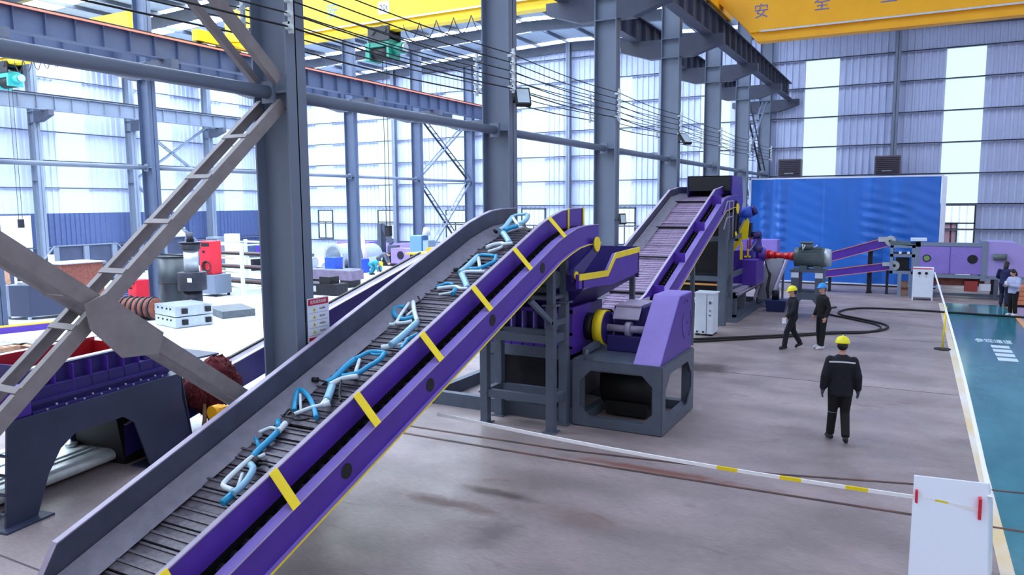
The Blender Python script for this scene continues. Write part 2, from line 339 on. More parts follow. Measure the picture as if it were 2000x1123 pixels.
# roof: purlins along the hall, rafters across, daylight sheets between
R = struct('ceiling')
xs = [XL+i*2.0 for i in range(int((XR-XL)/2.0)+1)]
for i, x in enumerate(xs):
    part(G().box(x-.04, x+.04, 0, YE, roofz(x)-.18, roofz(x)-.02), 'purlin', STEELD, R)
ys = [1.5+6*k for k in range(8)]
for y in ys:
    for a, b in ((XL, -26.5), (-26.5, -19), (-19, -7.5), (-7.5, XR)):
        g = G().prism([(a, y-.12, roofz(a)-.75), (b, y-.12, roofz(b)-.75), (b, y-.12, roofz(b)-.22), (a, y-.12, roofz(a)-.22)], (0, .24, 0)); part(g, 'rafter', STEELD, R)
ROOFM = mat('roof_sheet', (170, 186, 200), .5, noise=.08)
y = 0.0; k = 0
while y < YE:
    y1 = min(y+1.5, YE); sky = (k % 4) in (1, 2)
    for a, b in ((XL-.2, -26.5), (-26.5, -19), (-19, -7.6), (-7.6, XR)):
        if sky: mm = SKYP if b <= -18 else (SKYM if b <= -7.6 else SKYW)
        else: mm = ROOFM
        zo = lambda x: roofz(x)
        g = G().prism([(a, y, zo(a)), (b, y, zo(b)), (b, y1, zo(b)), (a, y1, zo(a))], (0, 0, .04)); part(g, 'skylight_sheet' if sky else 'roof_sheet', mm, R)
    y = y1; k += 1

# ---------------------------------------------------------------- columns, girders, bracing
ORD = ['nearest', 'second', 'third', 'fourth', 'fifth', 'sixth', 'seventh']
GST = mat('girder_blue_grey', (62, 74, 104), .5, noise=.06)
CORB = mat('corbel_slate', (66, 72, 90), .55, noise=.1)
def corbel(parent, x, y, sgn, z=9.4):
    g = G().py([(x, z-.62), (x+sgn*.45, z-.62), (x+sgn*1.45, z-.3), (x+sgn*1.45, z), (x, z)], y-.16, y+.16); part(g, 'corbel', CORB, parent)
def column(x, y, label, group, sides, z1=13.0, corz=9.4, ins=False, m=None):
    c = thing('steel_column', label, 'column', (x, y, 0), group)
    hcol(c, x, y, .03, z1, m=m)
    part(G().box(x-.4, x+.4, y-.28, y+.28, 0, .03), 'base_plate', STEELD, c)
    st = G()
    for z in (5.4, corz-.62, corz): st.box(x-.29, x+.29, y-.165, y+.165, z-.012, z+.012)
    part(st, 'stiffener', STEEL, c)
    for s_ in sides: corbel(c, x+s_*.3, y, s_, corz)
    if ins:
        for sx in (1, -1):
            xb = x+sx*.42
            br = part(G().box(xb-.03, xb+.03, y-.2, y-.16, 6.1, 6.95).box(min(x+sx*.3, xb), max(x+sx*.3, xb), y-.2, y-.17, 6.2, 6.25).box(min(x+sx*.3, xb), max(x+sx*.3, xb), y-.2, y-.17, 6.8, 6.85), 'insulator_bracket', ALU, c)
            ig = part(G().cyl((xb-.045, y-.21, 6.18), (xb+.045, y-.21, 6.18), .035, n=8), 'insulator', BIKEW, br)
            repeat(ig, [(0, 0, q*.165) for q in range(1, 5)], br)
    return c
YS = [1.5+6*k for k in range(8)]
desc1 = ['standing left of the camera', 'carrying the red and white safety sign', 'behind the head of the near conveyor', 'second to the left of the crusher hopper', 'left of the far conveyor', 'behind the far conveyor hood', 'next to the corner of the end wall', 'in the corner of the hall']
for k, y in enumerate(YS): column(-7.5, y, 'grey steel H column of the near row, '+desc1[k], 'near row of steel columns', (1, -1), ins=True)
desc2 = ['behind the crossed brace at the left edge', 'seen left of the ladder brace', 'beside the welding machines', 'hidden mostly by the signed column', 'right of the signed column', 'second to the right of the signed column', 'by the crossed wall braces', 'at the end wall']
for k, y in enumerate(YS):
    if y > 6: column(-26.5, y, 'slim grey steel column of the middle row, '+desc2[k], 'middle row of steel columns', (1, -1), m=STEEL2)
for k, y in enumerate(YS):
    if y > 18: column(-44.6, y, 'pale blue steel column at the left wall, '+ORD[k-3]+' from the left edge', 'steel columns at the left wall', (1,), corz=9.3)
def girder(x, y0, y1, zb, h, label, cond=0, m=None, w=.34):
    m = m or STEEL; t = thing('crane_girder', label, 'girder', (x, y0, zb))
    part(G().box(x-w/2, x+w/2, y0, y1, zb, zb+.03), 'lower_flange', m, t); part(G().box(x-w/2, x+w/2, y0, y1, zb+h-.03, zb+h), 'upper_flange', m, t)
    part(G().box(x-.012, x+.012, y0, y1, zb+.03, zb+h-.03), 'web', m, t); part(G().box(x-.04, x+.04, y0, y1, zb+h, zb+h+.1), 'crane_rail', DARK, t)
    s0 = part(G().box(x-w/2+.02, x+w/2-.02, y0+.5, y0+.515, zb+.03, zb+h-.03), 'web_stiffener', m, t)
    repeat(s0, [(0, i*1.0, 0) for i in range(1, int(y1-y0))], t)
    if cond:
        xx = x+cond*.28; part(G().box(xx-.03, xx+.03, y0, y1, zb+h-.08, zb+h-.02), 'conductor_bar', COPPER, t, label='orange conductor bar')
    return t
girder(-6.28, 1.5, 43.3, 9.4, .82, 'dark grey crane runway girder on the right of the near columns', m=CORB)
girder(-8.72, 1.5, 43.3, 9.4, .82, 'crane runway girder on the left of the near columns', m=CORB)
girder(-25.3, 7.5, 43.3, 9.4, .82, 'crane runway girder on the right of the middle columns', cond=1, m=GST)
girder(-27.7, 7.5, 43.3, 9.4, .82, 'crane runway girder on the left of the middle columns', m=GST)
girder(-43.4, 19.5, 43.3, 9.3, .82, 'pale crane runway girder along the left wall')
for row, x, z, y_a in (('near', -7.5, 5.4, 1.5), ('middle', -26.5, 5.4, 7.5), ('wall', -44.6, 6.38, 19.5)):
    k = 0; y = y_a
    while y < 43:
        t = thing('tie_pipe', 'round grey tie pipe between the %s columns, %s span from the camera' % (row, ORD[k]), 'pipe', (x, y, z), 'tie pipes between the columns')
        part(G().cyl((x, y+.22, z), (x, y+5.78, z), .085 if row != 'wall' else .07, n=14), 'pipe', STEEL, t)
        part(G().box(x-.1, x+.1, y+.17, y+.22, z-.14, z+.14), 'end_plate', STEEL, t); part(G().box(x-.1, x+.1, y+5.78, y+5.83, z-.14, z+.14), 'end_plate', STEEL, t)
        k += 1; y += 6
def lattice(x, A, B, label, m=BRACE, gap=.42, cw=.15, nb=None, name='lattice_brace'):
    (ya, za), (yb, zb) = A, B; t = thing(name, label, 'brace', (x, ya, za)); L = math.hypot(yb-ya, zb-za); nx = Vector((0, -(zb-za)/L, (yb-ya)/L))
    for s_ in (-1, 1): 
        xx = x+s_*gap/2; g = G().bar((xx, ya, za), (xx, yb, zb), .012, cw, up=nx); o = nx*(cw/2)
        g.bar(Vector((xx-s_*.035, ya, za))+o, Vector((xx-s_*.035, yb, zb))+o, .08, .012, up=nx)
        part(g, 'chord', m, t)
    n = nb or int(L/.62)
    for i in range(1, n):
        f = i/n; p = Vector((x, ya+(yb-ya)*f, za+(zb-za)*f))+nx*(cw/2+.01); d = Vector((0, (yb-ya)/L, (zb-za)/L))
        part(G().bar(p-Vector((gap/2, 0, 0)), p+Vector((gap/2, 0, 0)), .07, .014, up=nx), 'batten', m, t)
    return t
lattice(-7.55, (1.6, .1), (7.4, 5.25), 'ladder-like steel brace rising right to the signed column', nb=10)
LB = lattice(-7.5, (7.3, .95), (1.6, 5.3), 'dark double steel brace falling right behind the near conveyor', nb=2, cw=.17)
lattice(-7.5, (7.3, 5.55), (1.6, 10.4), 'double steel brace rising left from the signed column', nb=4)
lattice(-7.55, (1.6, 5.6), (7.3, 10.6), 'upper ladder brace beside the signed column', nb=8)
part(G().prism([(-7.2, 4.48, 2.98), (-7.2, 4.7, 3.06), (-7.2, 5.34, 2.56), (-7.2, 5.26, 2.34), (-7.2, 4.84, 2.37), (-7.2, 4.52, 2.72)], (-.02, 0, 0)), 'gusset_plate', BRACE, LB)
for z0, z1, nm in ((.3, 5.3, 'lower'), (5.6, 9.3, 'upper')):
    for s_ in (0, 1):
        a, b = ((37.7, z0), (43.3, z1)) if s_ else ((37.7, z1), (43.3, z0))
        lattice(-26.5, a, b, '%s lattice brace of the middle row %s toward the end wall' % (nm, 'rising' if s_ else 'falling'), STEEL if s_ else STEELD, .35, .09)
        lattice(-7.5, a, b, '%s lattice brace of the near row %s toward the corner column' % (nm, 'rising' if s_ else 'falling'), STEEL if s_ else STEELD, .3, .08)
        lattice(-44.6, ((31.7 if s_ else 37.3), z0), ((37.3 if s_ else 31.7), z1), '%s brace at the left wall leaning %s' % (nm, 'right' if s_ else 'left'), STEEL, .3, .08)
# overhead cables strung past the near columns
for side, nm, xx in ((1, 'right', -7.08), (-1, 'left', -7.92)):
    for k in range(5):
        g = G()
        for a in range(1, 8):
            y0 = YS[a-1]; z = 6.18+k*.165
            pts = [(xx+.0, y0+6*t/8, z-.06*math.sin(math.pi*t/8)) for t in range(9)]; g.tube([(p[0], p[1]-.21, p[2]) for p in pts], .011 if k else .014, 5)
        single(g, 'overhead_cable', BLACK, (xx, 1.3, 6.18+k*.165), 'black overhead cable on the %s of the near columns, %s of five from below' % (nm, ['lowest', 'second', 'middle', 'fourth', 'topmost'][k]), 'cable', 'cables strung along the near columns')
# floodlights
def flood(loc, yawd, tilt, label, s=.3):
    t = thing('floodlight', label, 'lamp', loc); M = Matrix.Translation(loc) @ Matrix.Rotation(math.radians(yawd), 4, 'Z') @ Matrix.Rotation(math.radians(tilt), 4, 'X')
    part(G().box(-s/2, s/2, -.05, .05, -s*.66, s*.66).xf(M), 'housing', BLACK, t, bevel=.01)
    part(G().box(-s/2+.03, s/2-.03, -.056, -.048, -s*.66+.04, s*.66-.04).xf(M), 'lens', LAMPG, t)
    g = G().box(-s/2-.02, -s/2, 0, .16, -.02, .02).box(s/2, s/2+.02, 0, .16, -.02, .02).box(-s/2-.02, s/2+.02, .15, .17, -.02, .02); part(g.xf(M), 'bracket', DARK, t)
flood((-6.93, 13.42, 6.02), 40, -28, 'black floodlight on the column behind the near conveyor head')
flood((-6.93, 25.3, 6.05), 60, -40, 'black floodlight high on the column left of the far conveyor', .34)
flood((-6.93, 19.2, 3.5), 60, -10, 'black floodlight low on the column above the crusher hopper', .22)
flood((-7.9, 37.3, 5.0), -60, -20, 'small black floodlight on the far column behind the hood', .3)
# overhead cranes
def crane(x0, x1, y, zb, zt, m, label, hoist=None, hm=None, zr=10.32, plates=()):
    t = thing('overhead_crane', label, 'crane', ((x0+x1)/2, y, zr))
    zi = zb+.32; ch = [(x0+.15, zr+.25), (x0+1.2, zb+.3), (x1-1.2, zb+.3), (x1-.15, zr+.25), (x1-.15, zt), (x0+.15, zt)]
    part(G().py(ch, y-.32, y+.32), 'box_girder', m, t)
    ch = [(x0+.35, zr+.12), (x0+1.4, zb), (x1-1.4, zb), (x1-.35, zr+.12), (x1-.35, zr+.2), (x1-1.4, zb+.3), (x0+1.4, zb+.3), (x0+.35, zr+.2)]
    part(G().py(ch, y-.22, y+.22), 'hoist_beam', m, t)
    part(G().box(x0+1.5, x1-1.5, y-.35, y-.325, zb+.28, zb+.33), 'edge_strip', ALU, t)
    for x in (x0, x1):
        part(G().box(x-.16, x+.16, y-1.7, y+1.7, zr+.06, zr+.5), 'end_carriage', m, t, bevel=.02)
        for yy in (y-1.45, y+1.45): part(G().cyl((x-.08, yy, zr+.16), (x+.08, yy, zr+.16), .16), 'wheel', DARK, t)
    if hoist:
        hx = hoist; h = thing('electric_hoist', 'green electric hoist with black drum hanging under the %s crane' % ('middle' if hm is GREEN else 'far left'), 'hoist', (hx, y, zb-1))
        z = zb-.62
        part(G().box(hx-.6, hx+.35, y-.3, y+.3, z+.05, z+.32).box(hx-.66, hx-.46, y-.34, y+.34, z-.42, z+.2).box(hx+.3, hx+.42, y-.34, y+.34, z-.35, z+.2), 'body', hm, h, bevel=.02)
        part(G().cyl((hx-.46, y, z-.12), (hx+.3, y, z-.12), .27, n=20), 'drum', BLACK, h)
        part(G().cyl((hx+.42, y, z-.02), (hx+.85, y, z-.02), .2, n=18), 'motor', hm, h); part(G().cyl((hx+.85, y, z-.02), (hx+.93, y, z-.02), .16, n=18), 'motor_cap', ALU, h)
        part(G().cyl((hx-.3, y-.4, z+.62), (hx-.3, y+.4, z+.62), .14).cyl((hx+.2, y-.4, z+.62), (hx+.2, y+.4, z+.62), .14).box(hx-.5, hx+.45, y-.36, y-.3, z+.25, z+.75).box(hx-.5, hx+.45, y+.3, y+.36, z+.25, z+.75), 'trolley', DARK, h)
        part(G().cyl((hx-.1, y-.06, z-6.4), (hx-.1, y-.06, z-.3), .012, n=5).cyl((hx-.02, y+.06, z-6.4), (hx-.02, y+.06, z-.3), .012, n=5), 'rope', DARK, h)
        part(G().box(hx-.16, hx+.04, y-.1, y+.1, z-6.8, z-6.4), 'hook_block', DARK, h)
        g = G()
        for k in range(6):
            xa = hx+1.1+k*.7; g.tube([(xa+.7*i/8, y-.38, zb+.05-.55*math.sin(math.pi*i/8)) for i in range(9)], .018, 5)
        part(g, 'festoon_cable', DARK, t)
    return t
c2 = crane(-25.3, -8.72, 22.6, 10.15, 11.75, CRANE2, 'yellow overhead crane with a white rating plate across the middle bay', -17.3, GREEN)
text('安', .6, TM((-19.45, 22.6-.325, 11.05), (1, 0, 0), (0, 0, 1)), mat('sign_blue', (80, 130, 210), .5), 'lettering', c2)
part(G().box(-17.3, -16.82, 22.6-.35, 22.6-.33, 10.68, 11.12), 'rating_plate', WHITE, c2)
text('20t', .28, TM((-17.06, 22.6-.352, 10.9), (1, 0, 0), (0, 0, 1)), BLACK, 'plate_text', c2)
crane(-43.4, -27.7, 20.2, 10.35, 11.6, CRANE2, 'pale yellow overhead crane across the far left bay', -36.9, TEAL)
c1 = crane(-6.28, 12.2, 26.6, 9.2, 10.95, CRANE, 'orange yellow overhead crane across the right bay')
SB = mat('sign_grey_blue', (110, 110, 170), .5)
for x, ch in ((-4.75, '安'), (-2.9, '全'), (-1.0, '生'), (1.2, '产')): text(ch, .5, TM((x, 26.6-.325, 10.12+(0 if ch == '安' else .02)), (1, 0, 0), (0, 0, 1)), SB, 'lettering', c1)
# ---------------------------------------------------------------- slat conveyors
def path_len(P):
    s = [0]
    for a, b in zip(P, P[1:]): s.append(s[-1]+math.hypot(b[0]-a[0], b[1]-a[1]))
    return s
def offset(P, d):
    out = []
    for i, p in enumerate(P):
        a = P[max(i-1, 0)]; b = P[min(i+1, len(P)-1)]; t = Vector((b[0]-a[0], b[1]-a[1])).normalized(); out.append((p[0]-t.y*d, p[1]+t.x*d))
    return out
def voff(P, d): return [(y, z+d) for y, z in P]
def conveyor(label, P, XA, XB, htop, chan, strap_ys, slat_m, pitch=.13, cleat=0, holes=(), endcap=False, trim=None):
    """P: belt line in Y,Z; XA left plate, XB right plate"""
    t = thing('slat_conveyor', label, 'conveyor', (XB, P[0][0], P[0][1]))
    top = voff(P, htop)
    def ribbon(x0, x1, d0, d1, name, m, **k):
        lo = voff(P, d0); hi = voff(P, d1); g = G()
        if d1 >= htop-.001 and name == 'side_plate' and P[0][0] < 10: hi[0] = (hi[0][0], hi[0][1]-.27)
        if name == 'top_flange' and P[0][0] < 10: lo[0] = (lo[0][0], lo[0][1]-.27); hi[0] = (hi[0][0], hi[0][1]-.27)
        for i in range(len(P)-1):
            g.px([lo[i], lo[i+1], hi[i+1], hi[i]], x0, x1)
        return part(g, name, m, t, **k)
    # left plate, skirt, edges
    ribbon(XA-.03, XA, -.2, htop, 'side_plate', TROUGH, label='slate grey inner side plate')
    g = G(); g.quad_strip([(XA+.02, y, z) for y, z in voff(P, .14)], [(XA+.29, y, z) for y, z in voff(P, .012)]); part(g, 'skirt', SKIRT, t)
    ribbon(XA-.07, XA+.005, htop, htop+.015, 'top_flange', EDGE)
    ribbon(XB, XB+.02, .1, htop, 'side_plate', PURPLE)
    ribbon(XB-.04, XB-.02, -.12, .12, 'chain_guard', BLACK)
    ribbon(XB-.03, XB+.03, htop, htop+.015, 'top_flange', EDGE)
    g = G(); g.quad_strip([(XB-.01, y, z) for y, z in voff(P, .09)], [(XB-.16, y, z) for y, z in voff(P, .012)]); part(g, 'skirt', SKIRT, t)
    c0, c1 = chan; xo = XB+.3
    ribbon(xo, xo+.015, c0, c1, 'channel_web', PURPLE)
    ribbon(XB+.17, xo+.015, c1-.012, c1, 'ledge', LILAC, label='pale violet ledge')
    ribbon(xo-.02, xo+.075, c0-.012, c0, 'lower_flange', LILAC)
    ribbon(xo+.012, xo+.022, c1-.004, c1+.008, 'edge_line', trim or EDGE)
    ribbon(xo+.07, xo+.08, c0-.015, c0+.002, 'edge_line', YEL if trim is None else EDGE)
    ribbon(XA-.23, XA-.21, c0, c1, 'channel_web', TROUGH)
    ribbon(XA-.23, XA-.08, c1-.012, c1, 'ledge', TROUGH)
    ribbon(XA-.1, XB+.25, c0+.02, c0+.04, 'return_pan', DARK)
    # chain between plate and ledge
    s = path_len(P); L = s[-1]
    def at(d):
        for i in range(len(P)-1):
            if d <= s[i+1] or i == len(P)-2:
                f = (d-s[i])/(s[i+1]-s[i]); a, b = P[i], P[i+1]; return a[0]+(b[0]-a[0])*f, a[1]+(b[1]-a[1])*f, math.atan2(b[1]-a[1], b[0]-a[0])
    g = G(); n = int(L/.16)
    for i in range(n):
        y, z, an = at((i+.5)*L/n); g.cyl((XB+.04, y, z+.0), (XB+.11, y, z+.0), .045, n=8)
        g.box(XB+.06, XB+.09, y-.07, y+.07, z-.025, z+.02)
    part(g, 'roller_chain', DARK, t)
    # slats, one object each, shared mesh
    w0, w1 = XA+.1, XB-.06
    sm = G().box(w0, w1, -pitch/2+.006, pitch/2-.006, -.03, .0).box(w0, w1, pitch/2-.035, pitch/2-.006, 0, .014).mesh('slat', slat_m, (0, 0, 0))
    cm = G().box(w0, w1, -.02, .02, 0, .05).mesh('cleat', DARK, (0, 0, 0))
    n = int(L/pitch); o0 = origin(t)
    for i in range(n):
        y, z, an = at((i+.5)*L/n); o = bpy.data.objects.new('slat', sm); COL.objects.link(o); o.parent = t
        o.location = Vector((0, y, z))-o0+Vector((0, 0, 0)); o.rotation_euler = (an, random.uniform(-.004, .004), 0)
        if cleat and i % cleat == cleat//2:
            o = bpy.data.objects.new('cleat', cm); COL.objects.link(o); o.parent = t; o.location = Vector((0, y, z+.003))-o0; o.rotation_euler = (an, 0, 0)
    y, z, an = at(L)
    part(G().cyl((XA+.08, y, z-.15), (XB+.25, y, z-.15), .15, n=20), 'head_drum', DARK, t)
    # straps on the right side
    for ys in strap_ys:
        z = [a for a in [at(k*L/400) for k in range(401)] if a[0] >= ys]
        if not z: continue
        zz = z[0][1]
        if ys > 12: part(G().box(XB+.03, XB+.042, ys-.03, ys+.03, zz+.03, zz+htop+.02), 'yellow_strap', YEL, t); continue
        part(G().prism([(XB+.035, ys-.052, zz+htop+.004), (XB+.035, ys+.052, zz+htop+.04), (xo+.03, ys+.055, zz+c1+.025), (xo+.03, ys-.048, zz+c1-.012)], (-.012, 0, .004)), 'yellow_strap', YEL, t)
    for yh in holes:
        zz = [a for a in [at(k*L/400) for k in range(401)] if a[0] >= yh][0][1]; zc = zz+(c0+c1)/2
        part(G().cyl((xo+.012, yh, zc), (xo+.02, yh, zc), .085, n=20), 'access_hole', BLACK, t)
    if endcap:
        part(G().box(xo-.01, xo+.02, y-.02, y+.02, z-.2, z+.5) if False else G().box(XB-.02, XB+.03, y-.03, y+.01, z, z+htop+.01), 'end_strip', YEL, t)
    return t
K = .374
z1 = lambda y: 1.21+K*(y-6.01)
P1 = [(3.66, .335), (3.86, z1(3.86))]+[(y, z1(y)) for y in (5, 7, 9, 10.6, 11.3)]+[(11.75, 3.31), (12.1, 3.385), (12.5, 3.42), (13.1, 3.43)]
conv1 = conveyor('long purple slat conveyor in front carrying the blue bicycle frames', P1, -6.9, -5.5, .41, (-.22, .11), [3.9, 5.18, 6.46, 7.76, 9.03, 10.28, 11.56, 12.35, 13.04], SLAT, holes=(4.3, 5.93, 7.51, 9.08, 10.7))
part(G().px([(12.62, 3.12), (12.75, 3.3), (12.92, 3.22), (12.9, 3.05), (11.95, 2.6), (11.78, 2.58), (11.7, 2.72), (11.8, 2.84)], -5.16, -5.1), 'drive_guard', DEEP, conv1)
part(G().cyl((-5.1, 12.78, 3.19), (-5.07, 12.78, 3.19), .135, n=24), 'guard_cap', YEL, conv1); part(G().cyl((-5.1, 11.83, 2.7), (-5.07, 11.83, 2.7), .07, n=18), 'guard_cap', YEL, conv1)
part(G().cyl((-5.95, 11.75, 2.62), (-5.4, 11.75, 2.62), .15, n=16).box(-5.9, -5.5, 11.6, 11.9, 2.4, 2.5), 'drive_motor', MOTOR, conv1)
gg = G()
for y, x in ((5.0, -5.3), (8.2, -5.3), (5.0, -7.1), (8.2, -7.1)):
    if y < 8: continue
z2 = lambda y: 1.45+K*(y-16.84)
P2 = [(14.4, 1.34), (16.4, 1.34), (16.9, 1.45)]+[(y, z2(y)) for y in (18, 20, 22, 23.6)]+[(24.1, 4.02), (24.6, 4.08), (25.6, 4.1)]
conv2 = conveyor('purple slat conveyor with a worn belt rising behind the crusher to the black hood', P2, -6.9, -5.5, .34, (-.32, .06), [], SLATW, cleat=16)
for y in (17.4, 19.2, 21.2, 23.2):
    zz = z2(y); part(G().box(-5.48, -5.2, y-.02, y+.02, zz-.3, zz+.3), 'side_rib', PURPLE, conv2)
for y in (17.6, 20.4):
    for x in (-7.1, -5.3): part(G().box(x-.05, x+.05, y-.05, y+.05, 0, z2(y)-.3), 'leg', FRAME, conv2)
part(G().box(-7.0, -5.3, 14.5, 14.6, 0, 1.0).box(-7.0, -6.9, 14.5, 16.5, .9, 1.0).box(-5.4, -5.3, 14.5, 16.5, .9, 1.0).box(-7, -6.9, 16.4, 16.5, 0, 1).box(-5.4, -5.3, 16.4, 16.5, 0, 1), 'tail_frame', FRAME, conv2)
part(G().prism([(-6.9, 14.4, 1.75), (-5.4, 14.4, 1.75), (-5.2, 16.3, 1.8), (-5.2, 16.3, 1.74), (-5.35, 14.4, 1.7), (-6.9, 14.4, 1.7)], (0, 0, .02)), 'chute_lip', EDGE, conv2)
# black hood, drive and guard rails at the head of the far conveyor
hd = thing('discharge_hood', 'black box hood over the head of the far conveyor', 'hood', (-6.1, 25.3, 4.1))
part(G().box(-6.6, -5.25, 24.6, 24.66, 4.3, 4.78).box(-6.6, -5.25, 24.6, 26.4, 4.75, 4.78), 'front_plate', BLACK, hd)
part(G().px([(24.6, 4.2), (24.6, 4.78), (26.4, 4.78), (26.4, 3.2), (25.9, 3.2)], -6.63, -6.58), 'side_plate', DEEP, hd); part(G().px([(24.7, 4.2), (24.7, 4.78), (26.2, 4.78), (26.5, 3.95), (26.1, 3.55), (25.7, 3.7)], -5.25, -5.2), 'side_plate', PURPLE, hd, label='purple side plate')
part(G().box(-6.9, -5.3, 26.35, 26.4, 2.6, 4.78), 'back_plate', DARK, hd)
part(G().px([(24.95, 3.75), (25.1, 3.98), (25.35, 3.9), (25.0, 2.75), (24.85, 2.75)], -5.18, -5.12), 'drive_guard', DARK, hd)
part(G().cyl((-5.12, 25.12, 3.72), (-5.08, 25.12, 3.72), .17, n=22), 'guard_cap', YEL, hd); part(G().cyl((-5.12, 24.95, 2.9), (-5.08, 24.95, 2.9), .08, n=16), 'guard_cap', YEL, hd)
# far left small conveyor behind the signed column
z3 = lambda y: .255*y-1.17
c3 = thing('trough_conveyor', 'dark narrow trough conveyor sloping up behind the signed column', 'conveyor', (-10.5, 9, 0))
a3, b3 = 7.0, 15.3
def slab3(x0, x1, d0, d1, n, m): part(G().px([(a3, z3(a3)+d0), (b3, z3(b3)+d0), (b3, z3(b3)+d1), (a3, z3(a3)+d1)], x0, x1), n, m, c3)
slab3(-10.52, -10.48, -.5, 0, 'side_plate', DEEP); slab3(-10.55, -10.45, 0, .015, 'top_edge', EDGE); slab3(-10.82, -10.76, -.012, .02, 'back_edge', BLACK)
slab3(-10.78, -10.55, -.03, -.01, 'ledge', mat('worn_liner', (136, 132, 146), .6, noise=.15)); slab3(-11.4, -11.36, -.5, -.3, 'side_plate', DEEP); slab3(-11.36, -10.55, -.46, -.44, 'belt', BLACK)
for y in (8.6, 11.6, 14.4):
    for x in (-10.5, -11.38): part(G().box(x-.04, x+.04, y-.04, y+.04, 0, z3(y)-.46), 'leg', FRAME, c3)
part(G().box(-11.1, -10.42, 15.3, 16.0, 2.25, 2.68), 'head_box', DEEP, c3); part(G().box(-11.2, -10.36, 15.25, 16.1, 2.68, 2.72), 'yellow_rim', YEL, c3); part(G().pz([(-10.8, 15.6), (-10.4, 15.5), (-10.45, 15.9), (-10.8, 15.95)], 2.72, 2.84), 'yellow_guard', CRANE, c3)
t = thing('blue_cabinet', 'pale blue electrical cabinet behind the head of the dark trough conveyor', 'cabinet', (-13.6, 19.5, 0))
part(G().box(-14.0, -13.55, 19.3, 19.7, 0, 2.95), 'body', mat('cabinet_blue', (110, 156, 204), .5), t, bevel=.02); part(G().box(-13.5, -13.3, 19.3, 19.7, 0, 2.8), 'side_bay', mat('cabinet_blue2', (150, 176, 204), .5), t)
part(G().cyl((-13.5, 19.5, 2.95), (-13.5, 19.5, 3.2), .14, .08), 'cap', WHITE, t)
t = thing('white_bag', 'crumpled white sack slumped beside the dark trough conveyor', 'bag', (-9.2, 9.6, 0))
g = G().ell((-9.35, 10.1, .5), (.4, .5, .55), 14, 10); random.seed(3); g.v = [(x+random.uniform(-.03, .03), y+random.uniform(-.03, .03), max(0, z+random.uniform(-.04, .04))) for x, y, z in g.v]; part(g, 'sack', WHITE, t); part(G().cyl((-9.35, 10.1, .98), (-9.35, 10.1, 1.12), .1, .16, n=9), 'neck', WHITE, t)

